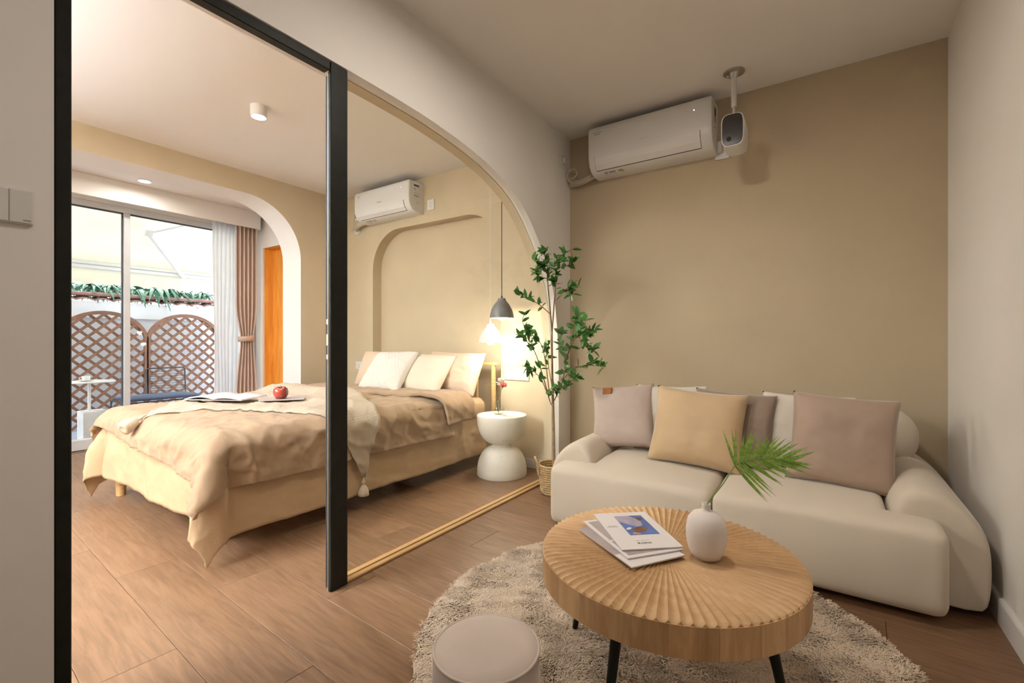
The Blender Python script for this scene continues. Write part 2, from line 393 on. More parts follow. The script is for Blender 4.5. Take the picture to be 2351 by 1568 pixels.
# cupboard recess lined with amber wood
cb = thing('built_in_cupboard', 'open amber wood recess beside the curtain in the window bay', 'cupboard', (-5.4, 3.05, 0))
MB().box((CX0-.02, YR+.021, 0), (CX0, 3.13, CZ+.02)).build('side_panel', m_orange, cb)
MB().box((CX1, YR+.021, 0), (CX1+.02, 3.13, CZ+.02)).build('side_panel', m_orange, cb)
MB().box((CX0, 3.11, .012), (CX1, 3.13, CZ+.02)).build('back_panel', m_orange, cb)
MB().box((CX0, YR+.021, CZ), (CX1, 3.11, CZ+.02)).build('top_panel', m_orange, cb)
# baseboards
struct('baseboard_right', MB().poly([(.54, .0), (.555, 0), (.555, .095), (.543, .095), (.54, .088)], 'y', Y0, YB), m_base)
struct('baseboard_back', MB().box((XP+.012, YB-.014, 0), (XR-.016, YB, .095)), m_base)
struct('baseboard_partition', MB().box((XP, 3.17, 0), (XP+.012, YB-.015, .09)), m_base)
struct('baseboard_bedroom', MB().box((-2.325, YN-.013, 0), (XPB-.005, YN, .075)).box((-4.02, YN+.1, 0), (-2.33, YN+.114, .075)), m_base)
# black door frame
d = struct_root('door_1', (-1.72, .8, 0))
MB().rbox((-1.735, .330, 0), (-1.699, .364, 2.222), .003, 1).build('jamb', m_black, d)
MB().rbox((-1.745, .3645, 2.183), (-1.704, 1.162, 2.222), .003, 1).build('header', m_black, d)
MB().rbox((-1.720, 1.163, 0), (-1.703, 1.247, 2.222), .003, 1).build('post', m_black, d)
MB().box((-1.760, 1.178, 0), (-1.7205, 1.247, 2.182)).build('rebate_strip', m_blackin, d)
MB().box((-1.721, 1.161, 0), (-1.717, 1.1628, 2.182)).build('edge_trim', m_steel, d)
for z, h in ((1.134, .011), (1.057, .024), (.984, .010)):
    MB().box((-1.752, 1.1755, z-h), (-1.724, 1.1779, z+h)).build('strike_plate', m_steel, d)
# frameless arched glass standing in a wooden channel
g = struct_root('window_2', (-1.745, 2.2, 0))
ins = offset_in(ar, .0045); ins[0] = (1.25, 2.219); ins[-1] = (3.153, .012)
MB().poly([(1.25, .012)]+ins, 'x', -1.749, -1.741).build('glass_panel', m_glass, g)
MB().rbox((-1.779, 1.25, 0), (-1.7505, 3.156, .011), .002, 1).build('channel_strip', m_channel, g)
MB().rbox((-1.7395, 1.25, 0), (-1.711, 3.156, .011), .002, 1).build('channel_strip', m_channel, g)

# sliding window to the patio
w1 = struct_root('window_1', (XW, 1.2, 0))
def fbar(a, b, nm='frame'): MB().rbox(a, b, .004, 1).build(nm, m_alu, w1)
fbar((XW-.05, -.5, 2.37), (XW+.02, 2.95, 2.43)); fbar((XW-.05, -.5, 0), (XW+.03, 2.95, .10), 'sill')
fbar((XW-.05, 2.94, .1), (XW+.02, 2.98, 2.37)); fbar((XW-.05, -.5, .1), (XW+.02, -.45, 2.37))
MB().rbox((XW-.02, 1.665, .1), (XW+.025, 1.716, 2.37), .004, 1).build('mullion', m_alu, w1)
MB().box((XW-.03, 1.655, .1), (XW-.005, 1.664, 2.37)).build('gasket', m_gasket, w1)
MB().box((XW-.03, -.44, 2.358), (XW+.0, 2.94, 2.369)).build('gasket', m_gasket, w1)
MB().box((XW-.03, -.45, .101), (XW-.024, 1.654, 2.357)).build('pane', m_wglass, w1)
MB().box((XW-.015, 1.717, .101), (XW-.009, 2.94, 2.357)).build('pane', m_wglass, w1)
# patio
struct('floor_patio', MB().box((-8.1, -1.2, -.16), (XW-.05, 4.6, -.06)), m_patio)
pwall = struct('wall_patio', MB().box((-8.0, -1.2, -.06), (-7.86, 4.6, 1.36)).box((-8.02, -1.2, 1.36), (-7.80, 4.6, 1.57)), m_pwall)
tm = MB().grid(lambda u, v: (.16*(u-.5), .185*(v-.5), .028*math.sin(PI*v)), 2, 8)
tme = tm.mesh('coping_tile'); tme.materials.append(m_coping)
for i in range(26):
    o = bpy.data.objects.new('coping_tile', tme); o.location = (-7.86, .0+i*.18, 1.605); o.rotation_euler = (0, .30, 0); link(o, pwall); mod(o, 'SOLIDIFY', thickness=.012)
MB().rbox((-7.93, -.2, 1.64), (-7.80, 4.6, 1.69), .02, 3).build('coping_ridge', m_coping, pwall)

# ================================================================== LIGHTS / LAMPS
def area(name, loc, size, power, col, rot=(0, 0, 0), parent=None, spread=180):
    l = bpy.data.lights.new(name, 'AREA'); l.shape = 'DISK'; l.size = size; l.energy = power; l.color = col; l.spread = math.radians(spread)
    o = bpy.data.objects.new(name, l); o.rotation_euler = rot
    if parent: o.location = Vector(loc)-parent.location; link(o, parent)
    else: o.location = loc; link(o)
    return o
WARM = (1, .80, .60); NEUT = (1, .94, .87)
def downlight(label, x, y, zc, power, col=NEUT, r=.052, h=.075):
    t = thing('downlight', label, 'ceiling light', (x, y, zc-h), group='surface-mounted round downlights')
    MB().lathe([(0, zc), (r, zc), (r, zc-h), (r-.006, zc-h), (r-.006, zc-h+.008), (0, zc-h+.008)], (x, y, 0), 28).build('housing', m_wenam, t, True, 30)
    MB().lathe([(0, zc-h+.0075), (r-.007, zc-h+.0075), (r-.007, zc-h+.002), (0, zc-h+.002)], (x, y, 0), 28).build('diffuser', m_disc, t)
    area('downlight_beam', (x, y, zc-h-.003), r*1.7, power, col, parent=t)
    return t
downlight('small white cylinder spotlight on the bedroom ceiling above the bed', -3.20, 1.63, ZCB, 16)
downlight('low white round spotlight on the window bay ceiling', -5.34, 1.655, 2.62, 8, r=.055, h=.05)
downlight('added unseen white cylinder spotlight on the bedroom ceiling near the foot wall', -3.20, .05, ZCB, 3)  # hidden from the camera, added for extra bedroom light
def unseen_ceiling_lamp(label, x, y, power, r=.15):
    t = thing('unseen_ceiling_lamp', label, 'ceiling light', (x, y, ZC-.06))
    MB().lathe([(0, ZC), (r, ZC), (r, ZC-.05), (r-.01, ZC-.05)], (x, y, 0), 40).build('rim', m_wenam, t, True, 30)
    MB().lathe([(r-.011, ZC-.049), (r-.03, ZC-.056), (0, ZC-.058)], (x, y, 0), 40).build('diffuser', m_disc, t)
    area('unseen_ceiling_lamp_beam', (x, y, ZC-.063), r*1.8, power, (1, .91, .81), parent=t)
unseen_ceiling_lamp('unseen round white flush lamp on the living room ceiling above the coffee table', -.70, 1.50, 15)  # out of view, inferred from vase and projector shadows, added for brightness
unseen_ceiling_lamp('added unseen round white flush lamp on the living room ceiling behind the viewer', -.20, -.85, 5)  # unseen lamp added to lift the living room light

def added_torchiere(label, x, y, power):
    t = thing('added_floor_lamp', label, 'added floor lamp', (x, y, 0))
    MB().lathe([(0, 0), (.14, 0), (.14, .015), (.02, .03), (0, .03)], (x, y, 0), 32).build('base', m_black, t, True, 40)
    MB().cyl((x, y, .03), (x, y, 1.72), .012, n=12).build('pole', m_black, t, True)
    MB().lathe([(0, 1.70), (.03, 1.71), (.11, 1.76), (.15, 1.80), (.147, 1.802), (.105, 1.765), (0, 1.73)], (x, y, 0), 36).build('bowl_shade', m_wenam, t, True, 60)
    MB().lathe([(0, 1.775), (.10, 1.775), (.10, 1.77), (0, 1.77)], (x, y, 0), 28).build('diffuser', m_disc, t)
    area('added_uplight', (x, y, 1.80), .2, power, (.80, .89, 1), (PI, 0, 0), t, 150)
added_torchiere('added unseen black uplighter floor lamp in the bedroom corner behind the door wall', -3.2, -1.75, 900)  # unseen lamp added to brighten the bedroom ceiling
def pendant(name, label, x, y, z0, z1, r, m, mcord, rc, power):
    t = thing(name, label, 'pendant lamp', (x, y, z0), group='pendant lamps over the nightstand')
    h = z1-z0
    pr = [(.016, h), (.030, h), (.032, h*.93), (.036, h*.87), (.050, h*.77), (.066, h*.63), (.080, h*.46), (.0895, h*.28), (.0945, h*.12), (r, 0)]
    full = [(a, z0+b) for a, b in pr]+[(a-.004 if a > .03 else a*.7, z0+b-.004*(b > .01)) for a, b in reversed(pr)]
    MB().lathe(full, (x, y, 0), 40).build('shade', m, t, True, 50)
    MB().cyl((x, y, z1-.001), (x, y, z1+.02), .009, .007).build('cap', mcord, t)
    MB().cyl((x, y, z1+.02), (x, y, ZCB), rc, n=8).build('cord', mcord, t)
    MB().lathe([(0, -.038), (.018, -.035), (.030, -.02), (.033, -.002), (.028, .02), (.015, .045), (.013, .06), (0, .06)], (x, y, z0+.018), 20).build('bulb', m_bulb, t, True, 180)
    l = bpy.data.lights.new('pendant_glow', 'POINT'); l.energy = power; l.color = (1, .91, .79); l.shadow_soft_size = .03
    o = bpy.data.objects.new('pendant_glow', l); o.location = (0, 0, -.03); link(o, t)
pendant('pendant_lamp', 'higher dark grey dome pendant lamp on a black cord', -2.11, 2.97, 1.236, 1.392, .096, m_grey, m_cordk, .0035, 12)
pendant('pendant_lamp', 'lower white dome pendant lamp on a thin pale cord', -2.235, 2.985, 1.040, 1.190, .097, m_wenam, m_cordw, .002, 12)

# ================================================================== LIVING ROOM
# ---- sofa
sf = thing('sofa', 'cream fabric two seater sofa against the khaki wall', 'sofa', (-.41, 2.75, 0))
def soft(name, mb, parent, m=m_sofa, amp=.006, sc=3.0, sub=1):
    o = mb.build(name, m, parent, True, 180)
    if sub: mod(o, 'SUBSURF', levels=sub, render_levels=sub)
    return o
def tseat(x0, x1, arm_side):
    """seat block with a front lip that laps in front of the arm"""
    xi = (x0+.205) if arm_side < 0 else x0; xj = (x1-.165) if arm_side > 0 else x1
    mb = MB()
    def prof(y):   # top height over depth
        return .362+.05*min(1, (y-2.26)/.22)**.7 if y > 2.26 else .35
    bm = bmesh.new()
    n = 22; rows = []
    pl_ = [(x0, 2.262), (x1, 2.262), (x1, 2.43 if arm_side > 0 else 3.0)]
    if arm_side > 0: pl_ += [(xj, 2.43), (xj, 3.0)]
    pl_ += [(xi, 3.0)]
    if arm_side < 0: pl_ += [(xi, 2.43), (x0, 2.43)]
    vb = [bm.verts.new((x, y, .028)) for x, y in pl_]; vt = [bm.verts.new((x, y, .345 if y < 2.3 else .375 if y > 2.9 else .36)) for x, y in pl_]
    bm.faces.new(vb); bm.faces.new(vt)
    for i in range(len(pl_)): j = (i+1) % len(pl_); bm.faces.new((vb[i], vb[j], vt[j], vt[i]))
    bmesh.ops.recalc_face_normals(bm, faces=bm.faces[:])
    cut = [e for e in bm.edges]
    bmesh.ops.triangulate(bm, faces=[f for f in bm.faces if len(f.verts) > 4])
    bmesh.ops.bevel(bm, geom=[e for e in bm.edges if e.calc_face_angle(0) > .5], offset=.045, segments=5, profile=.55, affect='EDGES')
    bmesh.ops.subdivide_edges(bm, edges=[e for e in bm.edges if e.calc_length() > .16], cuts=4, use_grid_fill=True)
    bmesh.ops.triangulate(bm, faces=[f for f in bm.faces if len(f.verts) > 4])
    cx_, cy_ = (x0+x1)/2, 2.6
    for v in bm.verts:
        if v.co.z > .3:
            k = max(0, 1-((v.co.x-cx_)/((x1-x0)/2))**2)*max(0, min(1, (v.co.y-2.26)/.25))
            v.co.z += .022*k
        elif v.co.y < 2.3: v.co.y -= .012*max(0, 1-((v.co.x-cx_)/((x1-x0)/2))**2)*max(0, 1-((v.co.z-.2)/.17)**2)
    mb.addbm(bm); return mb
soft('seat', tseat(-1.285, -.432, -1), sf, sub=0)
soft('seat', tseat(-.428, .385, 1), sf, sub=0)
def arm(xin, xout, y0=2.405, y1=3.3, h=.475):
    """padded arm: high inner roll falling away to the outside"""
    s = 1 if xout > xin else -1; wd = abs(xout-xin)
    pr = [(0, .03), (0, .33), (.012, .40), (.045, .455), (.10, .478), (.16, .462), (.215, .425), (.262, .375), (.29, .32), (.302, .25), (.302, .12), (.29, .05), (.28, .03)]
    pr = [(xin+s*a*wd/.302, b*h/.478) for a, b in pr]; k = len(pr)
    cx_ = xin+s*wd*.5; cz_ = .2
    mb = MB(); st = []
    ys = [(y0+.004, .80), (y0, .86), (y0+.003, .92), (y0+.015, .965), (y0+.04, .992), (y0+.09, 1), (y0+.3, 1.01), (y0+.6, 1.03), (y1-.06, 1.03), (y1-.01, 1.0), (y1, .95)]
    for y, q in ys:
        for a, b in pr: st.append((cx_+(a-cx_)*min(q, 1), y, .03+(b-.03)*(q if q < 1 else q)))
    fs = []
    for i in range(len(ys)-1):
        for j in range(k): j2 = (j+1) % k; fs.append((i*k+j, i*k+j2, (i+1)*k+j2, (i+1)*k+j))
    fs.append(tuple(range(k))); fs.append(tuple((len(ys)-1)*k+j for j in range(k)))
    return mb.add(st, fs)
soft('armrest', arm(-1.075, -1.362), sf); soft('armrest', arm(.222, .528), sf)
def backrest(): return MB().rbox((-1.20, 2.93, .40), (.402, 3.28, .715), .15, 9)
soft('backrest', backrest(), sf, sub=0)
for x in (-1.15, .30):
    for y in (2.5, 3.15): MB().cyl((x, y, 0), (x, y, .06), .02, .022).build('foot', m_black, sf)

# ---- cushions
def pillow_mesh(w, h, t, seed=0, pinch=.06, n=36, wr=.009, rib=None, flange=0):
    mb = MB(); rnd = random.Random(seed); o1 = rnd.random()*50
    def surf(side):
        def fn(a, b):
            u, v = a*2-1, b*2-1
            e = (1-abs(u)**2.6)*(1-abs(v)**2.6)
            T = t/2*max(0, e)**.42
            if flange: T = t/2*max(0, (1-(min(1, abs(u)/(1-flange)))**2.6)*(1-(min(1, abs(v)/(1-flange)))**2.6))**.42+.002*max(0, e)**.3
            x = w/2*u*(1-pinch*(1-abs(v)**2)*abs(u)**1.5); z = h/2+h/2*v*(1-pinch*(1-abs(u)**2)*abs(v)**1.5)
            edge = (abs(u)**3+abs(v)**3)
            q = nz(u*2.2+o1, v*2.2, side*3)*.6+nz(u*5+o1, v*5, side*7)*.4
            rad = math.sin(math.atan2(v, u)*11+q*5+o1)*.5*max(0, min(1, edge-.35))*(1-max(abs(u), abs(v))**12)
            y = T+wr*(q+rad)*max(0, e)**.3
            y = max(y, .0012*max(0, e)**.2)
            if rib: y += rib(u, v)*max(0, e)**.25
            return (x, side*y, z)
        return fn
    mb.grid(surf(-1), n, n); mb.grid(surf(1), n, n)
    me = mb.mesh('pillow')
    bm = bmesh.new(); bm.from_mesh(me); bmesh.ops.remove_doubles(bm, verts=bm.verts[:], dist=.0006); bmesh.ops.recalc_face_normals(bm, faces=bm.faces[:]); bm.to_mesh(me); bm.free()
    me.shade_smooth(); return me
def cushion(name, label, cat, m, w, h, t, loc, lean=15, yaw=0, roll=0, group=None, **kw):
    me = pillow_mesh(w, h, t, **kw); me.materials.append(m)
    o = bpy.data.objects.new(name, me); o.rotation_mode = 'XYZ'
    o.matrix_world = Matrix.Translation(loc) @ Matrix.Rotation(math.radians(yaw), 4, 'Z') @ Matrix.Rotation(math.radians(-lean), 4, 'X') @ Matrix.Rotation(math.radians(roll), 4, 'Y')
    link(o); return tag(o, label, cat, group)
G = 'scatter cushions on the sofa'
c1 = cushion('scatter_cushion', 'mauve linen cushion with a brown leather tab at the sofa left arm', 'cushion', m_cpink, .39, .40, .15, (-1.005, 2.70, .40), 22, 8, -6, G, seed=1)
def tab(a, b):
    u, v = -.60+.32*a, .66+.26*b; return (.195*u*(1-.06*(1-v*v)*abs(u)**1.5), -(.075*((1-abs(u)**2.6)*(1-v**2.6))**.42+.007), .20+.20*v*(1-.06*(1-u*u)*v**1.5))
lt = MB().grid(tab, 5, 8)
lo = lt.build('leather_tab', m_leather, c1, True, local=True); mod(lo, 'SOLIDIFY', thickness=.002); lo['label'] = 'brown leather tab'
cushion('scatter_cushion', 'ivory cushion at the sofa back behind the mauve and camel cushions', 'cushion', m_cwht, .43, .40, .11, (-.765, 2.79, .395), 14, 0, -1.5, G, seed=2)
cushion('scatter_cushion', 'big camel velvet cushion leaning at the middle of the sofa', 'cushion', m_ctan, .48, .43, .17, (-.585, 2.585, .375), 20, 4, 4, G, seed=3, flange=.05)
cushion('scatter_cushion', 'dark taupe velvet cushion tucked behind the camel cushion', 'cushion', m_ctau, .42, .40, .12, (-.435, 2.735, .385), 16, -2, 3, G, seed=4)
cushion('scatter_cushion', 'ivory cushion at the sofa back beside the rose taupe cushion', 'cushion', m_cwht, .42, .40, .10, (-.075, 2.79, .385), 14, 0, 1, G, seed=5)
cushion('scatter_cushion', 'large rose taupe velvet cushion at the right end of the sofa', 'cushion', m_cvel, .425, .44, .16, (.055, 2.61, .372), 19, -3, 3, G, seed=6)

# ---- rug
RC = (-.50, 1.585); RR = .80
rug = thing('round_rug', 'round shaggy beige rug under the coffee table', 'rug', (RC[0], RC[1], 0))
MB().lathe([(0, .014), (RR-.03, .014), (RR-.008, .009), (RR-.004, .001), (0, .001)], (RC[0], RC[1], 0), 96).build('backing', m_rug, rug)
def strands(n):
    r = RR*np.sqrt(np.random.rand(n)); a = np.random.rand(n)*2*PI
    x = r*np.cos(a); y = r*np.sin(a)
    f = np.sin(x*9+1.3*np.sin(y*7))*1.6+np.sin(y*11+x*4+2*np.sin(x*5))*1.4+np.sin((x+y)*23)*.9+np.sin((x-2*y)*31+3)*.8
    th = f*1.3+np.random.randn(n)*.9
    L = .019*(.75+.5*np.random.rand(n)); tilt = .75+.25*np.random.rand(n)+.16*np.sin(x*19+y*13)
    hgt = .012+.006*np.sin(x*13+np.sin(y*9)*2)*np.sin(y*15)+.004
    dx = np.cos(th); dy = np.sin(th); wd = .0012*(.7+.6*np.random.rand(n))
    px, py = -dy*wd, dx*wd
    b = np.stack([x, y, np.full(n, .010)], 1); s = np.stack([px, py, 0*x], 1)
    m1 = b+np.stack([dx*L*.35*np.sin(tilt), dy*L*.35*np.sin(tilt), L*.55*np.cos(tilt)+hgt*.8], 1)
    tp = b+np.stack([dx*L*np.sin(tilt)*1.05, dy*L*np.sin(tilt)*1.05, L*.5*np.cos(tilt)+hgt], 1)
    V = np.concatenate([b-s, b+s, m1-s*1.1, m1+s*1.1, tp-s*.4, tp+s*.4], 1).reshape(-1, 3)
    me = bpy.data.meshes.new('pile'); me.vertices.add(6*n); me.vertices.foreach_set('co', V.astype(np.float32).ravel())
    idx = (np.arange(n)*6)[:, None]+np.array([0, 1, 3, 2, 2, 3, 5, 4])[None]
    me.loops.add(8*n); me.loops.foreach_set('vertex_index', idx.ravel().astype(np.int32))
    me.polygons.add(2*n); me.polygons.foreach_set('loop_start', (np.arange(2*n)*4).astype(np.int32)); me.polygons.foreach_set('loop_total', np.full(2*n, 4, np.int32))
    me.update(); me.validate(); me.shade_smooth(); return me
pm_ = strands(170000); pm_.materials.append(m_rug); po = bpy.data.objects.new('pile', pm_); link(po, rug); po['kind'] = 'stuff'

# ---- coffee table
TC = (-.398, 1.428); TR = .374; TZ = .42
tb = thing('coffee_table', 'round pine coffee table with fluted sunburst top and black legs', 'coffee table', (TC[0], TC[1], .02))
NR = 88; sub = 8; rings = [.0, .03, .06, .09, .13, .18, .23, .28, .32, .35, .364, .370, TR]
vs = []; fs = []; na = NR*sub
for k, rr in enumerate(rings):
    for i in range(na):
        a = 2*PI*i/na; ph = (i % sub)/sub
        ridge = 1-math.sin(PI*ph)**.85
        amp = .0085*max(0, min(1, (rr-.02)/.25))
        z = TZ-.009+amp*ridge-(.003 if rr > .363 else 0)*(1 if rr < .371 else 2)
        if rr < .03: z = TZ-.006
        vs.append((rr*math.cos(a), rr*math.sin(a), z-.0))
for k in range(len(rings)-1):
    for i in range(na): j = (i+1) % na; fs.append((k*na+i, (k+1)*na+i, (k+1)*na+j, k*na+j))
b0 = len(vs)
for rr, z in ((TR, .335), (TR-.012, .328), (0.001, .328)):
    for i in range(na): a = 2*PI*i/na; vs.append((rr*math.cos(a)*.997, rr*math.sin(a)*.997, z))
last = (len(rings)-1)*na
for base, nxt in ((last, b0), (b0, b0+na), (b0+na, b0+2*na)):
    for i in range(na): j = (i+1) % na; fs.append((base+i, nxt+i, nxt+j, base+j))
mb = MB(); mb.add([(x+TC[0], y+TC[1], z) for x, y, z in vs], fs); mb.build('fluted_top', m_table, tb, True, 32)
# edge boards wrapped round the rim, each a separate stave
ne = 30; st = [0]; rnd = random.Random(3)
for i in range(ne): st.append(st[-1]+.6+rnd.random()*.9)
for i in range(ne):
    a0 = 2*PI*st[i]/st[-1]+.0006; a1 = 2*PI*st[i+1]/st[-1]-.0006; q = 6; pts = []
    for k in range(q+1): a = a0+(a1-a0)*k/q; pts.append((TC[0]+(TR+.0025)*math.cos(a), TC[1]+(TR+.0025)*math.sin(a)))
    for k in range(q, -1, -1): a = a0+(a1-a0)*k/q; pts.append((TC[0]+(TR-.004)*math.cos(a), TC[1]+(TR-.004)*math.sin(a)))
    MB().poly(pts, 'z', .331, .4065).build('edge_board', m_board, tb)
for k in range(4):
    a = math.radians(-100+90*k)
    c, s_ = math.cos(a), math.sin(a)
    MB().tube([(TC[0]+.275*c, TC[1]+.275*s_, .329), (TC[0]+.345*c, TC[1]+.345*s_, .016)], [.0155, .009], 10).build('leg', m_black, tb, True)
# ---- vase and palm leaf
vz = TZ-.002; vc = (-.283, 1.432)
prv = [(0, 0), (.028, 0), (.038, .005), (.049, .024), (.0555, .055), (.056, .085), (.051, .112), (.038, .129), (.020, .136), (.0125, .141), (.0115, .150), (.0128, .158), (.0105, .158), (.009, .148), (.009, .140), (.0, .135)]
one('ceramic_vase', MB().lathe([(a, vz+b) for a, b in prv], (vc[0], vc[1], 0), 40), m_ceramic, 'matt off-white bottle vase holding the palm leaf on the coffee table', 'vase', True, angle=180)
pp = thing('palm_leaf', 'green palm leaf standing in the off-white vase', 'leaf', (vc[0], vc[1], vz+.145))
spine = catmull([(-.283, 1.432, vz+.137), (-.278, 1.437, vz+.162), (-.243, 1.455, .632), (-.210, 1.462, .690), (-.174, 1.465, .712), (-.120, 1.465, .724), (-.080, 1.462, .722)], 6)
MB().tube(spine[:], [.0024, .0008], 6).build('stalk', m_palm, pp, True)
lm = MB()
for i in range(8):
    u = i/7; wv = .0042*math.sin(PI*min(1, u*.9+.1))**.7*(1-u**3)+.0002
    lm.v += [(u, -wv, .08*u*u*-1+.002), (u, 0, .08*u*u*-1), (u, wv, .08*u*u*-1+.002)]
for i in range(7): lm.f += [(3*i, 3*i+3, 3*i+4, 3*i+1), (3*i+1, 3*i+4, 3*i+5, 3*i+2)]
lme = lm.mesh('leaflet'); lme.materials.append(m_palm); lme.shade_smooth()
def orient(dirv, upv):
    x = Vector(dirv).normalized(); z = Vector(upv); z = (z-x*z.dot(x)).normalized(); y = z.cross(x); return Matrix((x, y, z)).transposed().to_4x4()
NL = 21
for i in range(NL):
    f = i/(NL-1); p = spine[18+int(f*(len(spine)-19))]; rnd = random.Random(i)
    for s_ in (1, -1):
        if s_ > 0: th = math.radians(102-78*f**.8+rnd.uniform(-7, 7)); L = .100-.035*f+rnd.uniform(-.012, .012)
        else: th = math.radians(-48+40*f+rnd.uniform(-5, 5)); L = .125-.06*f+rnd.uniform(-.012, .012)
        dv = Vector((math.cos(th), rnd.uniform(-.25, .25)-.1*s_, math.sin(th)))
        o = bpy.data.objects.new('leaflet', lme)
        mat_ = Matrix.Translation(Vector(p)-pp.location) @ orient(dv, (0.1, -1, .3*s_)) @ Matrix.Diagonal((L, 1.0, L, 1)); o.matrix_local = mat_; link(o, pp); o.matrix_local = mat_
# ---- magazines
def magazine(label, cx_, cy_, ang_, z, wd, hg, th, sag=0):
    t = thing('magazine', label, 'magazine', (cx_, cy_, z), ang_, group='magazines fanned on the coffee table')
    def sheet(z0, z1, m, nm, inset=0):
        mb = MB(); n = 8
        for k in range(n+1):
            v = -hg/2+inset+(hg-2*inset)*k/n; lift = sag*max(0, (k/n-.6)/.4)**2
            mb.v += [(-wd/2+inset, v, z0+lift), (wd/2-inset, v, z0+lift), (wd/2-inset, v, z1+lift), (-wd/2+inset, v, z1+lift)]
        for k in range(n):
            a = 4*k
            for j in range(4): mb.f.append((a+j, a+(j+1) % 4, a+4+(j+1) % 4, a+4+j))
        mb.f += [(0, 1, 2, 3), (4*n, 4*n+1, 4*n+2, 4*n+3)]
        return mb.build(nm, m, t, local=True)
    sheet(0, th-.0009, m_paper2, 'pages', .001); cv = sheet(th-.0008, th, m_paper, 'cover')
    return t, cv
def flat(parent, nm, pts, z, m): return MB().add([(x, y, z) for x, y in pts], [tuple(range(len(pts)))]).build(nm, m, parent, local=True)
def R(x0, y0, x1, y1): return [(x0, y0), (x1, y0), (x1, y1), (x0, y1)]
def mang(dx, dy): return math.atan2(dy, dx)-PI/2
tz = TZ+.0008
t3, cv = magazine('bottom magazine of the fan with a pale grey cover', -.505, 1.395, mang(.239, -.156), tz, .19, .285, .0045)
flat(cv, 'print', R(-.095, -.142, .095, .062), .0047, m_pgrey)
t2, cv = magazine('middle magazine of the fan with a white bordered mauve photo', -.515, 1.435, mang(.229, -.18), tz+.005, .19, .285, .0045)
flat(cv, 'print', R(-.083, -.128, .083, .02), .0047, m_pgrey); flat(cv, 'print', R(-.083, .030, .083, .128), .0047, m_pgrey)
t1m, cv = magazine('top magazine of the fan with a blue photo titled moire', -.512, 1.472, mang(.19, -.219), tz+.010, .19, .285, .005)
zc_ = .0053
flat(cv, 'cover_photo', R(-.066, -.110, .032, .048), zc_, m_blue)
def blob(cx_, cy_, rx, ry, rot, seed, n=18):
    q = random.Random(seed); out = []
    for i in range(n):
        a = 2*PI*i/n; k = 1+.22*(q.random()-.5); x = rx*k*math.cos(a); y = ry*k*math.sin(a)
        out.append((cx_+x*math.cos(rot)-y*math.sin(rot), cy_+x*math.sin(rot)+y*math.cos(rot)))
    return out
flat(cv, 'print', [(.0315, -.1095), (-.02, -.1095), (-.034, -.085), (-.043, -.05), (-.036, -.02), (-.018, -.014), (.0, -.03), (.0315, -.06)], zc_+.0003, m_lav)
flat(cv, 'print', blob(-.018, .006, .026, .017, .5, 2), zc_+.0005, m_brown)
flat(cv, 'print', blob(.006, .038, .013, .008, -.3, 3), zc_+.0005, m_coral); flat(cv, 'print', blob(.018, -.002, .012, .007, .8, 4), zc_+.0005, m_paper)
flat(cv, 'print', blob(-.048, -.082, .012, .010, .2, 5), zc_+.0005, m_brown)
text_part('title_lettering', 'moire', .0185, m_ink, cv, Matrix.Translation((-.0+.010, .107, zc_+.0004)), .0001)
text_part('title_lettering', 'ISSUE  ABOUT  COLOR', .0042, m_inkl, cv, Matrix.Translation((.010, .0885, zc_+.0006)), .0001)
text_part('title_lettering', 'DANNY BAU', .0062, m_ink, cv, Matrix.Translation((.066, -.022, zc_+.0004)), .0001)
text_part('title_lettering', 'SPRING ISSUE', .0042, m_inkl, cv, Matrix.Translation((.066, -.030, zc_+.0004)), .0001)
# ---- pouf
pc = (-.722, .948); pr_ = .137
pf = thing('pouf', 'small round taupe velvet pouf in front of the coffee table', 'stool', (pc[0], pc[1], .02))
MB().lathe([(0, .02), (pr_-.012, .02), (pr_, .03), (pr_+.003, .15), (pr_, .254), (pr_-.003, .260)], (pc[0], pc[1], 0), 56).build('side', m_pouf, pf, True)
MB().lathe([(pr_-.003, .260), (pr_-.010, .266), (pr_-.04, .270), (.06, .274), (0, .275)], (pc[0], pc[1], 0), 56).build('seat', m_pouf, pf, True, 180)
MB().tube([(pc[0]+(pr_-.001)*math.cos(2*PI*i/56), pc[1]+(pr_-.001)*math.sin(2*PI*i/56), .260) for i in range(56)], .0035, 8, close=True).build('piping', m_pouf, pf, True, 180)

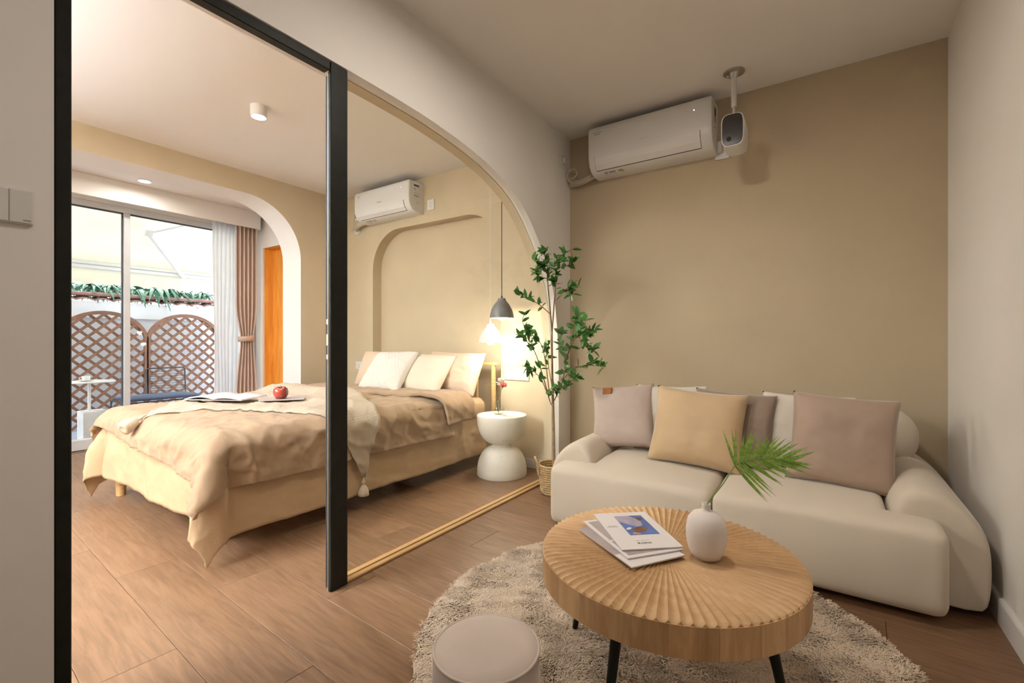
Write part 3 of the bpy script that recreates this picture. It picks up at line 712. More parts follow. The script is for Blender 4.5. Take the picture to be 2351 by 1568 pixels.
# ---- air conditioners
def aircon(label, x0, x1, yw, z0, hgt, sticker_side, logo):
    cxm = (x0+x1)/2; t = thing('air_conditioner', label, 'air conditioner', (cxm, yw, z0), group='wall air conditioners')
    w2 = (x1-x0)/2; q = hgt/.335
    pr = [(0, 0), (-.05, 0), (-.105, .004), (-.150, .022), (-.182, .058), (-.197, .105), (-.2, .15), (-.2, .29), (-.196, .318), (-.186, .332), (-.17, .335), (0, .335)]
    pr = [(a, b*q) for a, b in pr]
    xs = [(-w2, .93), (-w2+.004, .975), (-w2+.014, .995), (-w2+.03, 1), (w2-.03, 1), (w2-.014, .995), (w2-.004, .975), (w2, .93)]
    mb = MB(); k = len(pr); vs = []; fs = []
    for x, s_ in xs:
        for a, b in pr: vs.append((x, a*s_, .17*q+(b-.17*q)*(s_*.5+.5)))
    for i in range(len(xs)-1):
        for j in range(k): j2 = (j+1) % k; fs.append((i*k+j, i*k+j2, (i+1)*k+j2, (i+1)*k+j))
    fs += [tuple(range(k)), tuple((len(xs)-1)*k+j for j in range(k))]
    body = mb.add(vs, fs).build('body', m_plastic, t, True, 35, local=True)
    # louvre flap following the curved lower front, on a dark recess
    low = [(-.1995, .122), (-.1965, .10), (-.1815, .0565), (-.152, .0235)]
    def strip(off, xa, xb, pts, nm, m):
        mb = MB(); vs = []; n_ = len(pts)
        for x in (xa, xb):
            for a, b in pts: vs.append((x, a-off, b*q-off*.5))
        for x in (xa, xb):
            for a, b in pts: vs.append((x, a+.004, b*q+.002))
        fs = [(i, i+1, n_+i+1, n_+i) for i in range(n_-1)]+[(2*n_+i, 3*n_+i, 3*n_+i+1, 2*n_+i+1) for i in range(n_-1)]
        fs += [(i, 2*n_+i, 2*n_+i+1, i+1) for i in range(n_-1)]+[(n_+i, n_+i+1, 3*n_+i+1, 3*n_+i) for i in range(n_-1)]
        fs += [(0, n_, 3*n_, 2*n_), (n_-1, 3*n_-1, 4*n_-1, 2*n_-1)]
        return mb.add(vs, fs).build(nm, m, t, local=True)
    strip(.0012, -w2+.052, w2-.072, low+[(-.146, .0205)], 'louvre_gap', m_dark)
    strip(.0042, -w2+.0545, w2-.0745, [(-.1998, .1235)]+low, 'louvre', m_plastic)
    MB().lathe([(0, 0), (.004, 0), (.004, .0015), (0, .0015)], (w2-.11, -.2012, .262*q), 12, 'y').build('power_light', m_led, t, local=True)
    rot = Matrix.Rotation(PI/2, 4, 'X')
    text_part('logo', logo, .021, m_stickg if sticker_side else m_plastic2, t, Matrix.Translation((-.015, -.2008, .165*q)) @ rot, .0004)
    for i, (a, b) in enumerate(((-.035, .035), (-.018, -.004), (.005, .018))):
        MB().box((-w2+.075+a, -.2007, (.287 if i == 0 else .270)*q), (-w2+.075+b, -.1995, (.291 if i == 0 else .278)*q)).build('print_mark', m_stickg, t, local=True)
    for i, (a, b) in enumerate(((.10, .125), (.135, .185), (.205, .24))):
        mb = MB(); za, zb = .0035, .0115; mb.add([(-w2+a, -.098, -.0008+za*q), (-w2+b, -.098, -.0008+za*q), (-w2+b, -.128, -.0008+zb*q), (-w2+a, -.128, -.0008+zb*q)], [(0, 1, 2, 3)])
        mb.build('warning_sticker', m_stickg, t, local=True)
    mb = MB(); mb.add([(-w2+.222, -.103, .0022), (-w2+.252, -.103, .0022), (-w2+.237, -.126, .0085*q)], [(0, 1, 2)]); mb.build('warning_sticker', m_sticky, t, local=True)
    # side details on the right end
    X = w2+.0006
    def side(ya, yb, za, zb, nm, m, e=.0004): MB().box((w2-.006, ya, za*q), (X+e, yb, zb*q)).build(nm, m, t, local=True)
    if sticker_side:
        side(-.135, -.065, .17, .30, 'energy_label', m_stick); side(-.134, -.066, .278, .298, 'energy_label_band', m_stickb, .0007)
        side(-.128, -.118, .235, .262, 'label_print', m_stickg, .0007); side(-.134, -.066, .204, .207, 'label_print', m_stickg, .0007); side(-.134, -.066, .172, .179, 'label_print', m_stickb, .0007)
        side(-.093, -.080, .100, .112, 'screw_cap', m_greyplastic)
    else:
        side(-.125, -.075, .19, .29, 'energy_label', m_stickg); side(-.12, -.08, .235, .285, 'label_print', m_dark, .0007); side(-.12, -.10, .15, .156, 'label_print', m_dark, .0007)
    return t
ac2 = aircon('white air conditioner on the khaki wall above the sofa', -1.452, -.588, YB, 2.300, .335, False, 'Hisense')
pts = catmull([(-1.36, 3.295, 2.335), (-1.46, 3.30, 2.335), (-1.55, 3.305, 2.312), (-1.62, 3.31, 2.305), (-1.672, 3.31, 2.312)], 5)
MB().tube([Vector(p)-ac2.location for p in pts], [.026, .024], 12).build('insulated_pipe', m_pipe, ac2, True, local=True)
loop = catmull([(-1.45, 3.27, 2.31), (-1.54, 3.262, 2.285), (-1.62, 3.27, 2.29), (-1.675, 3.275, 2.33), (-1.678, 3.27, 2.385), (-1.63, 3.27, 2.415), (-1.60, 3.275, 2.37), (-1.64, 3.28, 2.34), (-1.675, 3.28, 2.35)], 5)
MB().tube([Vector(p)-ac2.location for p in loop], .006, 8).build('cable', m_pipe, ac2, True, local=True)
ac1 = aircon('white air conditioner above the bed with a blue energy label', -4.075, -3.258, YN, 2.300, .300, True, 'Hisense')
MB().tube([Vector(p)-ac1.location for p in catmull([(-3.98, 3.20, 2.335), (-4.10, 3.20, 2.325), (-4.21, 3.20, 2.30), (-4.265, 3.235, 2.285)], 5)], [.028, .024], 12).build('insulated_pipe', m_pipe, ac1, True, local=True)
MB().lathe([(0, -.004), (.052, -.004), (.048, -.012), (0, -.012)], (-4.275-ac1.location.x, 0, -.02), 24, 'y').build('wall_rosette', m_plastic2, ac1, True, local=True)
for dx in (-.27, -.22):
    MB().lathe([(.009, 0), (.011, 0), (.011, .06), (.009, .06), (.009, 0)], (dx, -.150, .312), 14, 'y').build('pipe_fitting', m_plastic2, ac1, True, local=True)

# ---- sockets and switches
def socket(label, x0, x1, y, z0, z1, gangs, group='white wall sockets'):
    t = thing('wall_socket', label, 'socket', ((x0+x1)/2, y, z0), group=group)
    MB().rbox((x0, y-.010, z0), (x1, y, z1), .002, 2).build('plate', m_plastic, t)
    wd = (x1-x0)/len(gangs)
    for i, kd in enumerate(gangs):
        cx_ = x0+wd*(i+.5); zm = (z0+z1)/2; hh = (z1-z0)*.43
        MB().rbox((cx_-wd*.45, y-.0118, zm-hh), (cx_+wd*.45, y-.0101, zm+hh), .001, 1).build('rocker' if kd == 's' else 'face', m_plastic, t)
        if kd == 'o':
            for a, b, w_, h_ in ((-.008, .016, .0016, .004), (.008, .016, .0016, .004), (0, -.004, .0016, .004), (-.009, -.018, .0016, .004), (.009, -.018, .0016, .004)):
                MB().box((cx_+a-w_, y-.0124, zm+b-h_), (cx_+a+w_, y-.0119, zm+b+h_)).build('slot', m_hole, t)
socket('small white socket right of the bedroom air conditioner', -3.204, -3.112, YN, 2.330, 2.430, 'o')
socket('white double socket behind the textured pillow', -4.30, -4.05, YN, .742, .828, 'oo')
socket('white three gang socket plate beside the headboard above the nightstand', -2.283, -2.035, YN, .722, .808, 'soo')
t = thing('wall_socket', 'white socket with a plugged-in adaptor below the projector', 'socket', (-.555, YB, 2.285), group='white wall sockets')
MB().rbox((-.605, YB-.010, 2.275), (-.515, YB, 2.365), .002, 2).build('plate', m_plastic, t)
MB().rbox((-.590, YB-.05, 2.315), (-.555, YB-.0105, 2.385), .006, 2).build('adaptor', m_plastic2, t)
t = thing('wall_socket', 'white socket with grey plug left of the bedroom air conditioner', 'socket', (-4.27, YN, 2.39), group='white wall sockets')
MB().rbox((-4.315, YN-.010, 2.39), (-4.225, YN, 2.475), .002, 2).build('plate', m_plastic, t)
MB().rbox((-4.295, YN-.04, 2.415), (-4.265, YN-.0105, 2.455), .006, 2).build('plug', m_greyplastic, t)
MB().tube(catmull([(-4.28, YN-.035, 2.418), (-4.30, YN-.03, 2.39), (-4.33, YN-.02, 2.33), (-4.38, YN-.015, 2.29)], 5), .003, 6).build('cord', m_greyplastic, t, True)
t = thing('light_switch', 'white light switch at the left edge beside the black door frame', 'switch', (XP, .25, 1.35), group=None)
MB().rbox((XP, .20, 1.349), (XP+.010, .290, 1.437), .002, 2).build('plate', m_plastic2, t)
MB().rbox((XP+.0101, .205, 1.352), (XP+.0125, .2445, 1.434), .001, 1).build('rocker', m_plastic2, t); MB().rbox((XP+.0101, .246, 1.352), (XP+.0125, .287, 1.434), .001, 1).build('rocker', m_plastic2, t)
MB().box((XP+.0126, .270, 1.357), (XP+.0128, .284, 1.361)).build('print_mark', m_stickg, t)
t = thing('wall_sensor', 'small white box high on the partition near the khaki wall', 'sensor', (XP, 3.21, 2.43))
MB().rbox((XP, 3.165, 2.425), (XP+.012, 3.245, 2.505), .003, 2).build('plate', m_plastic2, t); MB().rbox((XP+.0121, 3.195, 2.445), (XP+.035, 3.230, 2.490), .006, 2).build('plug', m_plastic2, t)

# ---- projector on ceiling pole
pj = thing('projector', 'white and black projector hanging from a ceiling pole beside the air conditioner', 'projector', (-.445, 3.05, 2.16))
MB().lathe([(0, ZC), (.060, ZC), (.060, ZC-.006), (.030, ZC-.010), (.024, ZC-.03), (.018, ZC-.036), (0, ZC-.036)], (-.447, 3.06, 0), 32).build('ceiling_plate', m_steel, pj, True, 30)
MB().cyl((-.447, 3.06, ZC-.034), (-.447, 3.06, 2.47), .016, n=16).build('pole', m_plastic2, pj, True)
MB().cyl((-.447, 3.06, 2.475), (-.447, 3.06, 2.385), .012, n=16).build('pole_joint', m_steel, pj, True)
MB().cyl((-.487, 3.04, ZC-.025), (-.475, 3.05, ZC-.025), .008, n=10).build('wing_screw', m_steel, pj)
def squircle(cx_, cz_, a, b, n=40, e=4.2): return [(cx_+a*abs(math.cos(2*PI*i/n))**(2/e)*(1 if math.cos(2*PI*i/n) >= 0 else -1), cz_+b*abs(math.sin(2*PI*i/n))**(2/e)*(1 if math.sin(2*PI*i/n) >= 0 else -1)) for i in range(n)]
def loftx(sects, m, nm, par):
    mb = MB(); k = len(sects[0][1]); fs = []
    for y, sq in sects: mb.v += [(x, y, z) for x, z in sq]
    for i in range(len(sects)-1):
        for j in range(k): j2 = (j+1) % k; fs.append((i*k+j, i*k+j2, (i+1)*k+j2, (i+1)*k+j))
    fs += [tuple(range(k)), tuple((len(sects)-1)*k+j for j in range(k))]
    mb.f = fs; return mb.build(nm, m, par, True, 40)
loftx([(2.932, squircle(-.437, 2.285, .058, .092)), (2.935, squircle(-.437, 2.285, .0605, .0945)), (3.10, squircle(-.437, 2.285, .061, .095)), (3.12, squircle(-.437, 2.285, .055, .088))], m_plastic, 'body', pj)
loftx([(2.928, squircle(-.437, 2.285, .0545, .0885)), (2.9315, squircle(-.437, 2.285, .056, .090))], m_lens, 'front_glass', pj)
MB().lathe([(0, 0), (.013, 0), (.013, -.002), (0, -.002)], (-.455, 2.9275, 2.232), 20, 'y').build('lens', m_dark, pj)

# ---- basket and ficus
bc = (-1.548, 2.812)
bk = thing('woven_basket', 'small woven straw basket with handles beside the sofa', 'basket', (bc[0], bc[1], 0))
mb = MB()
for i in range(13):
    z = .009+i*.0155; rr = .088+.021*(i/12)**.8
    mb.tube([(bc[0]+rr*math.cos(2*PI*k/36), bc[1]+rr*math.sin(2*PI*k/36), z+.0012*math.sin(k*2.3+i)) for k in range(36)], .0085, 6, close=True)
mb.build('coiled_wall', m_straw, bk, True, 180)
MB().lathe([(0, .004), (.088, .004), (.088, .010), (0, .010)], (bc[0], bc[1], 0), 30).build('bottom', m_straw, bk)
for sgn, a in ((1, math.radians(215)), (1, math.radians(35))):
    c, s_ = math.cos(a), math.sin(a); tx, ty = -s_, c
    hp = catmull([(bc[0]+.112*c+tx*.035, bc[1]+.112*s_+ty*.035, .13), (bc[0]+.118*c+tx*.033, bc[1]+.118*s_+ty*.033, .20), (bc[0]+.135*c, bc[1]+.135*s_, .245), (bc[0]+.118*c-tx*.033, bc[1]+.118*s_-ty*.033, .20), (bc[0]+.112*c-tx*.035, bc[1]+.112*s_-ty*.035, .13)], 6)
    MB().tube(hp, .009, 7).build('handle', m_straw, bk, True, 180)
tr = thing('artificial_tree', 'slender leafy green tree standing in the straw basket', 'plant', (bc[0], bc[1], .012))
BR = [(0.014,0.006,[(-1.548,2.812,0.012),(-1.550,2.810,0.168),(-1.557,2.810,0.546),(-1.564,2.810,0.819),(-1.567,2.810,1.123)]),
(0.006,0.003,[(-1.567,2.810,1.123),(-1.585,2.810,1.306),(-1.614,2.830,1.494),(-1.623,2.840,1.619)]),
(0.005,0.0025,[(-1.567,2.810,1.108),(-1.539,2.790,1.303),(-1.515,2.770,1.450),(-1.516,2.760,1.562)]),
(0.003,0.0015,[(-1.614,2.830,1.494),(-1.529,2.790,1.603),(-1.431,2.750,1.646),(-1.356,2.730,1.660)]),
(0.003,0.0015,[(-1.614,2.830,1.525),(-1.655,2.80,1.587),(-1.68,2.74,1.620)]),
(0.003,0.0015,[(-1.623,2.840,1.619),(-1.645,2.83,1.675),(-1.67,2.82,1.704)]),
(0.003,0.0015,[(-1.516,2.760,1.562),(-1.436,2.710,1.582),(-1.367,2.670,1.536),(-1.321,2.660,1.564)]),
(0.003,0.0015,[(-1.614,2.830,1.494),(-1.64,2.78,1.503),(-1.675,2.70,1.539)]),
(0.003,0.0015,[(-1.515,2.770,1.330),(-1.430,2.730,1.387),(-1.356,2.710,1.418),(-1.299,2.710,1.400)]),
(0.003,0.0015,[(-1.515,2.770,1.330),(-1.445,2.790,1.382),(-1.396,2.810,1.369)]),
(0.003,0.0015,[(-1.585,2.810,1.245),(-1.61,2.72,1.30),(-1.645,2.62,1.34),(-1.675,2.52,1.36)]),
(0.004,0.0015,[(-1.585,2.810,0.635),(-1.61,2.74,0.844),(-1.64,2.68,0.999),(-1.665,2.58,1.075),(-1.68,2.52,1.10)]),
(0.003,0.0015,[(-1.645,2.65,1.04),(-1.655,2.60,1.139),(-1.665,2.58,1.19),(-1.655,2.59,1.228)]),
(0.003,0.0015,[(-1.64,2.66,1.02),(-1.625,2.63,1.09),(-1.64,2.60,1.13)]),
(0.003,0.0015,[(-1.595,2.810,0.665),(-1.62,2.75,0.79),(-1.655,2.68,0.855),(-1.68,2.60,0.888)]),
(0.003,0.0015,[(-1.588,2.810,0.696),(-1.591,2.760,0.911),(-1.608,2.730,1.032),(-1.645,2.690,1.086),(-1.675,2.66,1.108)]),
(0.003,0.0015,[(-1.571,2.810,0.758),(-1.615,2.840,0.907),(-1.619,2.850,1.031)]),
(0.004,0.0015,[(-1.550,2.810,0.638),(-1.462,2.760,0.767),(-1.414,2.730,0.917),(-1.371,2.710,1.033),(-1.309,2.710,1.118),(-1.262,2.710,1.187)]),
(0.003,0.0015,[(-1.404,2.730,0.960),(-1.305,2.670,1.089),(-1.220,2.650,1.102),(-1.164,2.630,1.122)]),
(0.003,0.0015,[(-1.378,2.710,1.019),(-1.371,2.760,1.149),(-1.358,2.780,1.251)]),
(0.003,0.0015,[(-1.305,2.670,1.089),(-1.216,2.610,1.034),(-1.157,2.590,0.994)]),
(0.003,0.0015,[(-1.414,2.730,0.917),(-1.495,2.790,1.032),(-1.499,2.830,1.116)]),
(0.003,0.0015,[(-1.462,2.760,0.782),(-1.356,2.710,0.868),(-1.244,2.670,0.901),(-1.176,2.650,0.917),(-1.107,2.630,0.885)]),
(0.003,0.0015,[(-1.512,2.790,0.702),(-1.377,2.690,0.777),(-1.295,2.650,0.826)]),
(0.003,0.0015,[(-1.571,2.810,0.606),(-1.576,2.770,0.685),(-1.531,2.750,0.735),(-1.490,2.750,0.707)])]
DENS = [0, 8, 8, 14, 12, 9, 14, 9, 11, 8, 13, 15, 10, 9, 13, 13, 10, 20, 18, 13, 12, 11, 17, 13, 11]
XTRA = [0, 12, 12, 10, 9, 8, 10, 8, 5, 4, 5, 7, 4, 5, 6, 6, 6, 14, 14, 10, 9, 7, 8, 7, 8]
fol = MB()
lf = MB()
for i in range(7):
    u = i/6; wv = .23*math.sin(PI*u**.8)**.85+.004; zz = -.10*u*u
    lf.v += [(u, -wv, zz+.05*wv*4), (u, 0, zz), (u, wv, zz+.05*wv*4)]
for i in range(6): lf.f += [(3*i, 3*i+3, 3*i+4, 3*i+1), (3*i+1, 3*i+4, 3*i+5, 3*i+2)]
lfm = lf.mesh('leaf'); lfm.materials.append(m_leaf); lfm.shade_smooth()
rnd = random.Random(11)
for bi, (ra, rb, pts) in enumerate(BR):
    cm = catmull(pts, 5); MB().tube(cm, [ra, rb], 8 if bi == 0 else 6).build('trunk' if bi == 0 else 'branch', m_bark if bi == 0 else m_twig, tr, True, 180)
    for q in range(DENS[bi]+XTRA[bi]):
        f = 1-(rnd.random()**1.1)*(.75 if bi > 2 else .45); k = f*(len(cm)-1); i0 = min(int(k), len(cm)-2); p = Vector(cm[i0]).lerp(Vector(cm[i0+1]), k-i0); td = (Vector(cm[i0+1])-Vector(cm[i0])).normalized()
        dv = Vector((rnd.gauss(0, 1), rnd.gauss(0, .8), rnd.gauss(.15, .8))).normalized()*.9+td*.55
        L = rnd.uniform(.045, .072)
        mt = Matrix.Translation(p-tr.location) @ orient(dv, (rnd.gauss(0, .6), -.6+rnd.gauss(0, .5), .8)) @ Matrix.Diagonal((L, L, L, 1))
        e = (mt @ Vector((1, 0, 0)))+tr.location
        if e.x < XP+.02 and e.y > .3 : mt = Matrix.Translation((XP+.025-e.x, 0, 0)) @ mt
        if q >= DENS[bi]:
            fol.add([mt @ Vector(v) for v in lf.v], lf.f); continue
        o = bpy.data.objects.new('leaf', lfm); link(o, tr); o.matrix_local = mt
fo_ = fol.build('foliage', m_leaf, tr, True, 180, local=True); fo_['kind'] = 'stuff'

# ================================================================== BEDROOM
# ---- bed frame
BX0, BX1, BY0, BY1 = -3.955, -2.415, 1.01, 3.15
bd = thing('double_bed', 'pine double bed frame with slatted headboard and round legs', 'bed', (-3.185, 2.1, 0))
for x in (BX0+.0, BX1-.22):
    MB().cyl((x if x > -3 else x-.02, 1.10, 0), (x if x > -3 else x-.02, 1.10, .20), .027, .031, 20).build('leg', m_pine, bd, True)
MB().rbox((BX0+.03, 1.06, .18), (BX0+.055, 3.18, .27), .004, 2).build('side_rail', m_pine, bd); MB().rbox((BX1-.055, 1.06, .18), (BX1-.03, 3.18, .27), .004, 2).build('side_rail', m_pine, bd)
MB().rbox((BX0+.056, 1.06, .18), (BX1-.056, 1.085, .27), .004, 2).build('foot_rail', m_pine, bd)
for i in range(9): MB().box((BX0+.056, 1.2+i*.22, .245), (BX1-.056, 1.29+i*.22, .262)).build('bed_slat', m_pine, bd)
for x in (-2.372, -3.985): MB().tube([(x, 3.215, 0), (x, 3.215, .3), (x, 3.215, .845)], [.026, .024, .021], 18).build('headboard_post', m_pine, bd, True)
MB().rbox((-4.02, 3.193, .845), (-2.318, 3.235, .872), .004, 2).build('headboard_rail', m_pine, bd); MB().rbox((-3.96, 3.203, .33), (-2.395, 3.228, .40), .004, 2).build('headboard_rail', m_pine, bd)
for i in range(6): x = -2.55-.254*i; MB().cyl((x, 3.215, .40), (x, 3.215, .845), .0105, n=10).build('spindle', m_pine, bd, True)
# ---- mattress
one('mattress', MB().rbox((BX0+.01, BY0+.03, .272), (BX1-.01, BY1, .545), .075, 6), m_matt, 'thick mattress in peach fitted sheet on the pine bed', 'mattress', True, angle=180)
# ---- draped bedding
class Drape:
    def __init__(s, x0, x1, y0, z, R, flare=.02, fold=.0, ff=9, seed=0): s.x0, s.x1, s.y0, s.z, s.R, s.fl, s.fold, s.ff, s.sd = x0, x1, y0, z, R, flare, fold, ff, seed
    def pr(s, o):
        q = s.R*PI/2
        if o < q: a = o/s.R; return s.R*math.sin(a), s.R*(1-math.cos(a))
        return s.R+s.fl*(o-q), s.R+(o-q)
    def __call__(s, a, t):
        R_ = s.R; ix0, ix1, iy = s.x0+R_, s.x1-R_, s.y0+R_
        ox = a-ix1 if a > ix1 else (ix0-a if a < ix0 else 0); sx = 1 if a > ix1 else -1
        oy = iy-t if t < iy else 0
        bx = min(max(a, ix0), ix1); by = max(t, iy)
        if ox == 0 and oy == 0: return Vector((a, t, s.z)), 0.0
        r = math.hypot(ox, oy); out, dr = s.pr(r); cx_, cy_ = ox/r, oy/r
        h = max(0, r-R_*1.2)
        if ox > 0 and oy > 0:
            ph = math.atan2(oy, ox); wv = s.fold*1.6*min(1, h/.2)*math.sin(ph*6.0+s.sd)*1.1
            wv += .10*min(1, h/.22)*math.sin(ph*2)       # corner swings outward
            dr *= 1-.10*math.sin(2*ph)**2*min(1, h/.2)
        else:
            c = t if ox > 0 else a; wv = s.fold*min(1, h/.2)*(math.sin(c*s.ff+s.sd+2*nz(c*1.7, s.sd))+.5*math.sin(c*s.ff*2.3+s.sd*2))
        out += wv
        return Vector((bx+sx*cx_*out, by-cy_*out, s.z-dr)), r
def cloth(D, a0, a1, t0, t1, na, nt, wr=.004, bulge=0, lift=0, seed=0, hem=None):
    def fn(u, v):
        a = a0+(a1-a0)*u; t = t0+(t1-t0)*v
        if hem: a, t = hem(a, t, u, v)
        p, r = D(a, t)
        q = nz(a*3.1+seed, t*2.3, seed)+.5*nz(a*7+seed, t*6, seed+3)+.35*nz(a*17+seed, t*13, seed+5)
        cr = (1-abs(nz(a*4.3+t*2.0+seed, t*4.1-a, seed+9)))**5
        cr += .8*(1-abs(nz(a*6.5-t*3.0+seed, t*3.1+a*1.5, seed+19)))**7+.5*(1-abs(nz(a*12+t*3+seed, t*10-a*4, seed+29)))**6
        d = wr*q+wr*1.15*cr
        if r < D.R*.8: p.z += d+lift
        else:
            nrm = Vector((1 if a > (D.x0+D.x1)/2 else -1, 0, 0)) if not (t < D.y0+D.R) else Vector((0, -1, 0))
            p += nrm*(d*1.3+lift)
        if bulge:
            k = max(0, 1-(2*(a-D.x0)/(D.x1-D.x0)-1)**4)*max(0, min(1, (t-D.y0+.1)/.4)); p.z += bulge*k*(1 if r == 0 else max(0, 1-r/.2))
        return p
    if not na: return fn
    return MB().grid(fn, na, nt, uv=True)
DS = Drape(BX0-.008, BX1+.008, BY0+.005, .556, .055, .05, .010, 8, 1)
def fin(o, th, sub=0):
    mod(o, 'SOLIDIFY', thickness=th, offset=0)
    if sub: mod(o, 'SUBSURF', levels=sub, render_levels=sub)
sh = one('bed_sheet', cloth(DS, BX0-.43, BX1+.44, BY0-.36, 3.12, 150, 150, .005, seed=3), m_sheet, 'pale sand linen sheet hanging to the floor around the bed', 'bed sheet', True, angle=180); fin(sh, .003)
DD = Drape(BX0-.035, BX1+.035, BY0-.03, .583, .085, .05, .012, 6.5, 4)
def dhem(a, t, u, v):
    return a, t+(.17*(1-u)**.8)*(1-v)**2
dv_ = one('duvet', cloth(DD, BX0-.20, BX1+.245, BY0-.23, 2.66, 210, 210, .010, .022, seed=8, hem=dhem), m_duvet, 'rumpled tan linen duvet covering the bed', 'duvet', True, angle=180); fin(dv_, .022, 0)
DF = Drape(BX0-.055, BX1+.075, BY0-.05, .628, .10, .03, .008, 10, 2)
def fhem(a, t, u, v): return a, t+.16*max(0, (u-.55)/.45)*(1-.3*v)-.05*(1-u)
MBf = cloth(DF, BX0-.05, BX1+.235, 2.42, 2.80, 90, 36, .009, .0, seed=12, hem=fhem)
fo = MBf.build('folded_edge', m_duvet, dv_, True, 180); fin(fo, .03, 1)
# ---- knitted throw
DB = Drape(BX0-.05, BX1+.062, BY0-.045, .622, .092, .03, .0, 6, 4)
A0, B0, C0, D0 = (-4.02, 1.28), (-2.70, 1.50), (-1.985, 1.80), (-2.03, 1.95)
DUV = cloth(DD, 0, 1, 0, 1, 0, 0, .010, .022, seed=8)
def on_duvet(x, y, off=.012):
    p = DUV(x, y); _, r = DD(x, y)
    return p+(Vector((0, 0, off)) if r < DD.R*.8 else Vector((off, 0, off*.3))), r
def throw(u, v):
    # u along the length: from the left foot to the tail hanging on the near side
    fr = [(-3.30, 1.02), (-3.22, 1.17), (-3.03, 1.36), (-2.75, 1.50), (-2.50, 1.57), (-2.30, 1.70), (-2.04, 1.82)]
    bk = [(-4.02, 1.80), (-3.93, 2.15), (-3.6, 2.36), (-3.1, 2.32), (-2.62, 2.10), (-2.30, 1.93), (-2.04, 1.845)]
    k = u*6; i = min(int(k), 5); f = k-i
    F = Vector(fr[i]).lerp(Vector(fr[i+1]), f); K = Vector(bk[i]).lerp(Vector(bk[i+1]), f); q = F.lerp(K, v)
    p, r = on_duvet(q.x, q.y, .0125)
    on = max(0, 1-r/.25)
    w_ = .020*(1-abs(nz(q.x*2.3+5, q.y*3.1, 2)))**3*on+.018*max(0, nz(q.x*1.6, q.y*2.2+8, 4))*on+.006*nz(q.x*7, q.y*7, 1)
    w_ += .045*math.exp(-((q.y-2.15-.3*nz(q.x*1.2, 1, 1))/.13)**2)*max(0, min(1, (-2.7-q.x)/.3))*on
    w_ += .02*math.exp(-((q.x+2.82)/.06)**2)*math.exp(-((v)/.15)**2)
    w_ *= min(1, v/.07+.1)*min(1, (1-v)/.07+.1)
    if r < .08: p.z += abs(w_)
    else: p += Vector((1, 0, .0))*(abs(w_)*.8)
    return p
th = thing('knitted_throw', 'cream waffle knit throw with tassels lying across the bed', 'blanket', (-3.1, 1.8, .62))
to = MB().grid(throw, 120, 60, uv=True).build('knitted_cloth', m_knit, th, True, 180); mod(to, 'SOLIDIFY', thickness=.007, offset=1)
def tassel(p, dirv, L=.075, r=.026, nm='tassel'):
    p = Vector(p); dv = Vector(dirv).normalized(); x = dv.orthogonal().normalized(); y = dv.cross(x); mb = MB()
    prof = [(.004, -.03), (.006, -.012), (.012, -.004), (.013, .006), (.008, .014), (.010, .018), (r*.72, .034), (r*.95, L*.7), (r, L), (r*.5, L+.004), (0, L-.006)]
    n = 26; m_ = len(prof); vs = []
    for i in range(n):
        a = 2*PI*i/n
        for j, (rr, d_) in enumerate(prof):
            rr *= 1+(.06*math.sin(a*13+j) if j > 5 else 0); vs.append(p+dv*d_+(x*math.cos(a)+y*math.sin(a))*rr)
    fs = [(i*m_+k, ((i+1) % n)*m_+k, ((i+1) % n)*m_+k+1, i*m_+k+1) for i in range(n) for k in range(m_-1)]
    mb.add(vs, fs).build(nm, m_yarn, th, True, 180)
tp_ = Vector(throw(1, .5)); tassel(tp_+Vector((.006, 0, -.028)), (0, 0, -1), .082, .031)
q0 = Vector(throw(.24, .0)); 
tassel(Vector((-3.285, 1.0, .605)), (.25, -.80, -.42), .105, .038); 
# ---- books and apple on the throw
THP = [Vector(throw(i/80, j/40)) for i in range(81) for j in range(41)]
def top_at(x, y, r): return max([p.z for p in THP if (p.x-x)**2+(p.y-y)**2 < r*r]+[.60])+.0085
bo = thing('open_magazine', 'open white magazine lying on the knitted throw', 'magazine', (-3.36, 1.50, top_at(-3.36, 1.50, .12)), math.radians(28))
for s_ in (-1, 1):
    mb = MB()
    def pg(u, v, s_=s_): x = s_*.20*u; return (x, -.13+.26*v, .012+.016*math.sin(PI*min(1, u*1.05))**.8*(1 if s_ < 0 else .7)-.004*u)
    mb.grid(pg, 10, 4); q = mb.build('page_block', m_paper, bo, True, 180, local=True); mod(q, 'SOLIDIFY', thickness=.008, offset=-1)
MB().box((-.205, -.133, .0), (.205, .133, .003)).build('cover', m_paper2, bo, local=True)
b2 = thing('closed_magazine', 'thin closed magazine beneath the apple on the bed', 'magazine', (-3.02, 1.70, top_at(-3.02, 1.70, .09)), math.radians(-35))
MB().rbox((-.10, -.135, 0), (.10, .135, .006), .001, 1).build('pages', m_paper2, b2, local=True); MB().box((-.101, -.136, .0062), (.101, .136, .007)).build('cover', m_pgrey, b2, local=True)
AZ_ = top_at(-3.02, 1.70, .09)+.0072
ap = thing('apple', 'red apple resting on the throw beside the open magazine', 'apple', (-2.985, 1.665, AZ_))
prf = [(0, .012), (.012, .004), (.022, .0), (.034, .008), (.044, .026), (.047, .045), (.042, .064), (.028, .075), (.014, .076), (.005, .070), (0, .064)]
mb = MB(); mb.lathe(prf, (-2.985, 1.665, AZ_), 28)
mb.v = [(x, y, z+.006*math.sin(3*math.atan2(y-1.665, x+2.985))*((z-AZ_)/.08)) for x, y, z in mb.v]
mb.build('fruit', m_apple, ap, True, 180); MB().tube([(-2.985, 1.665, AZ_+.065), (-2.983, 1.664, AZ_+.079), (-2.978, 1.663, AZ_+.087)], .0016, 6).build('stalk', m_twig, ap, True)
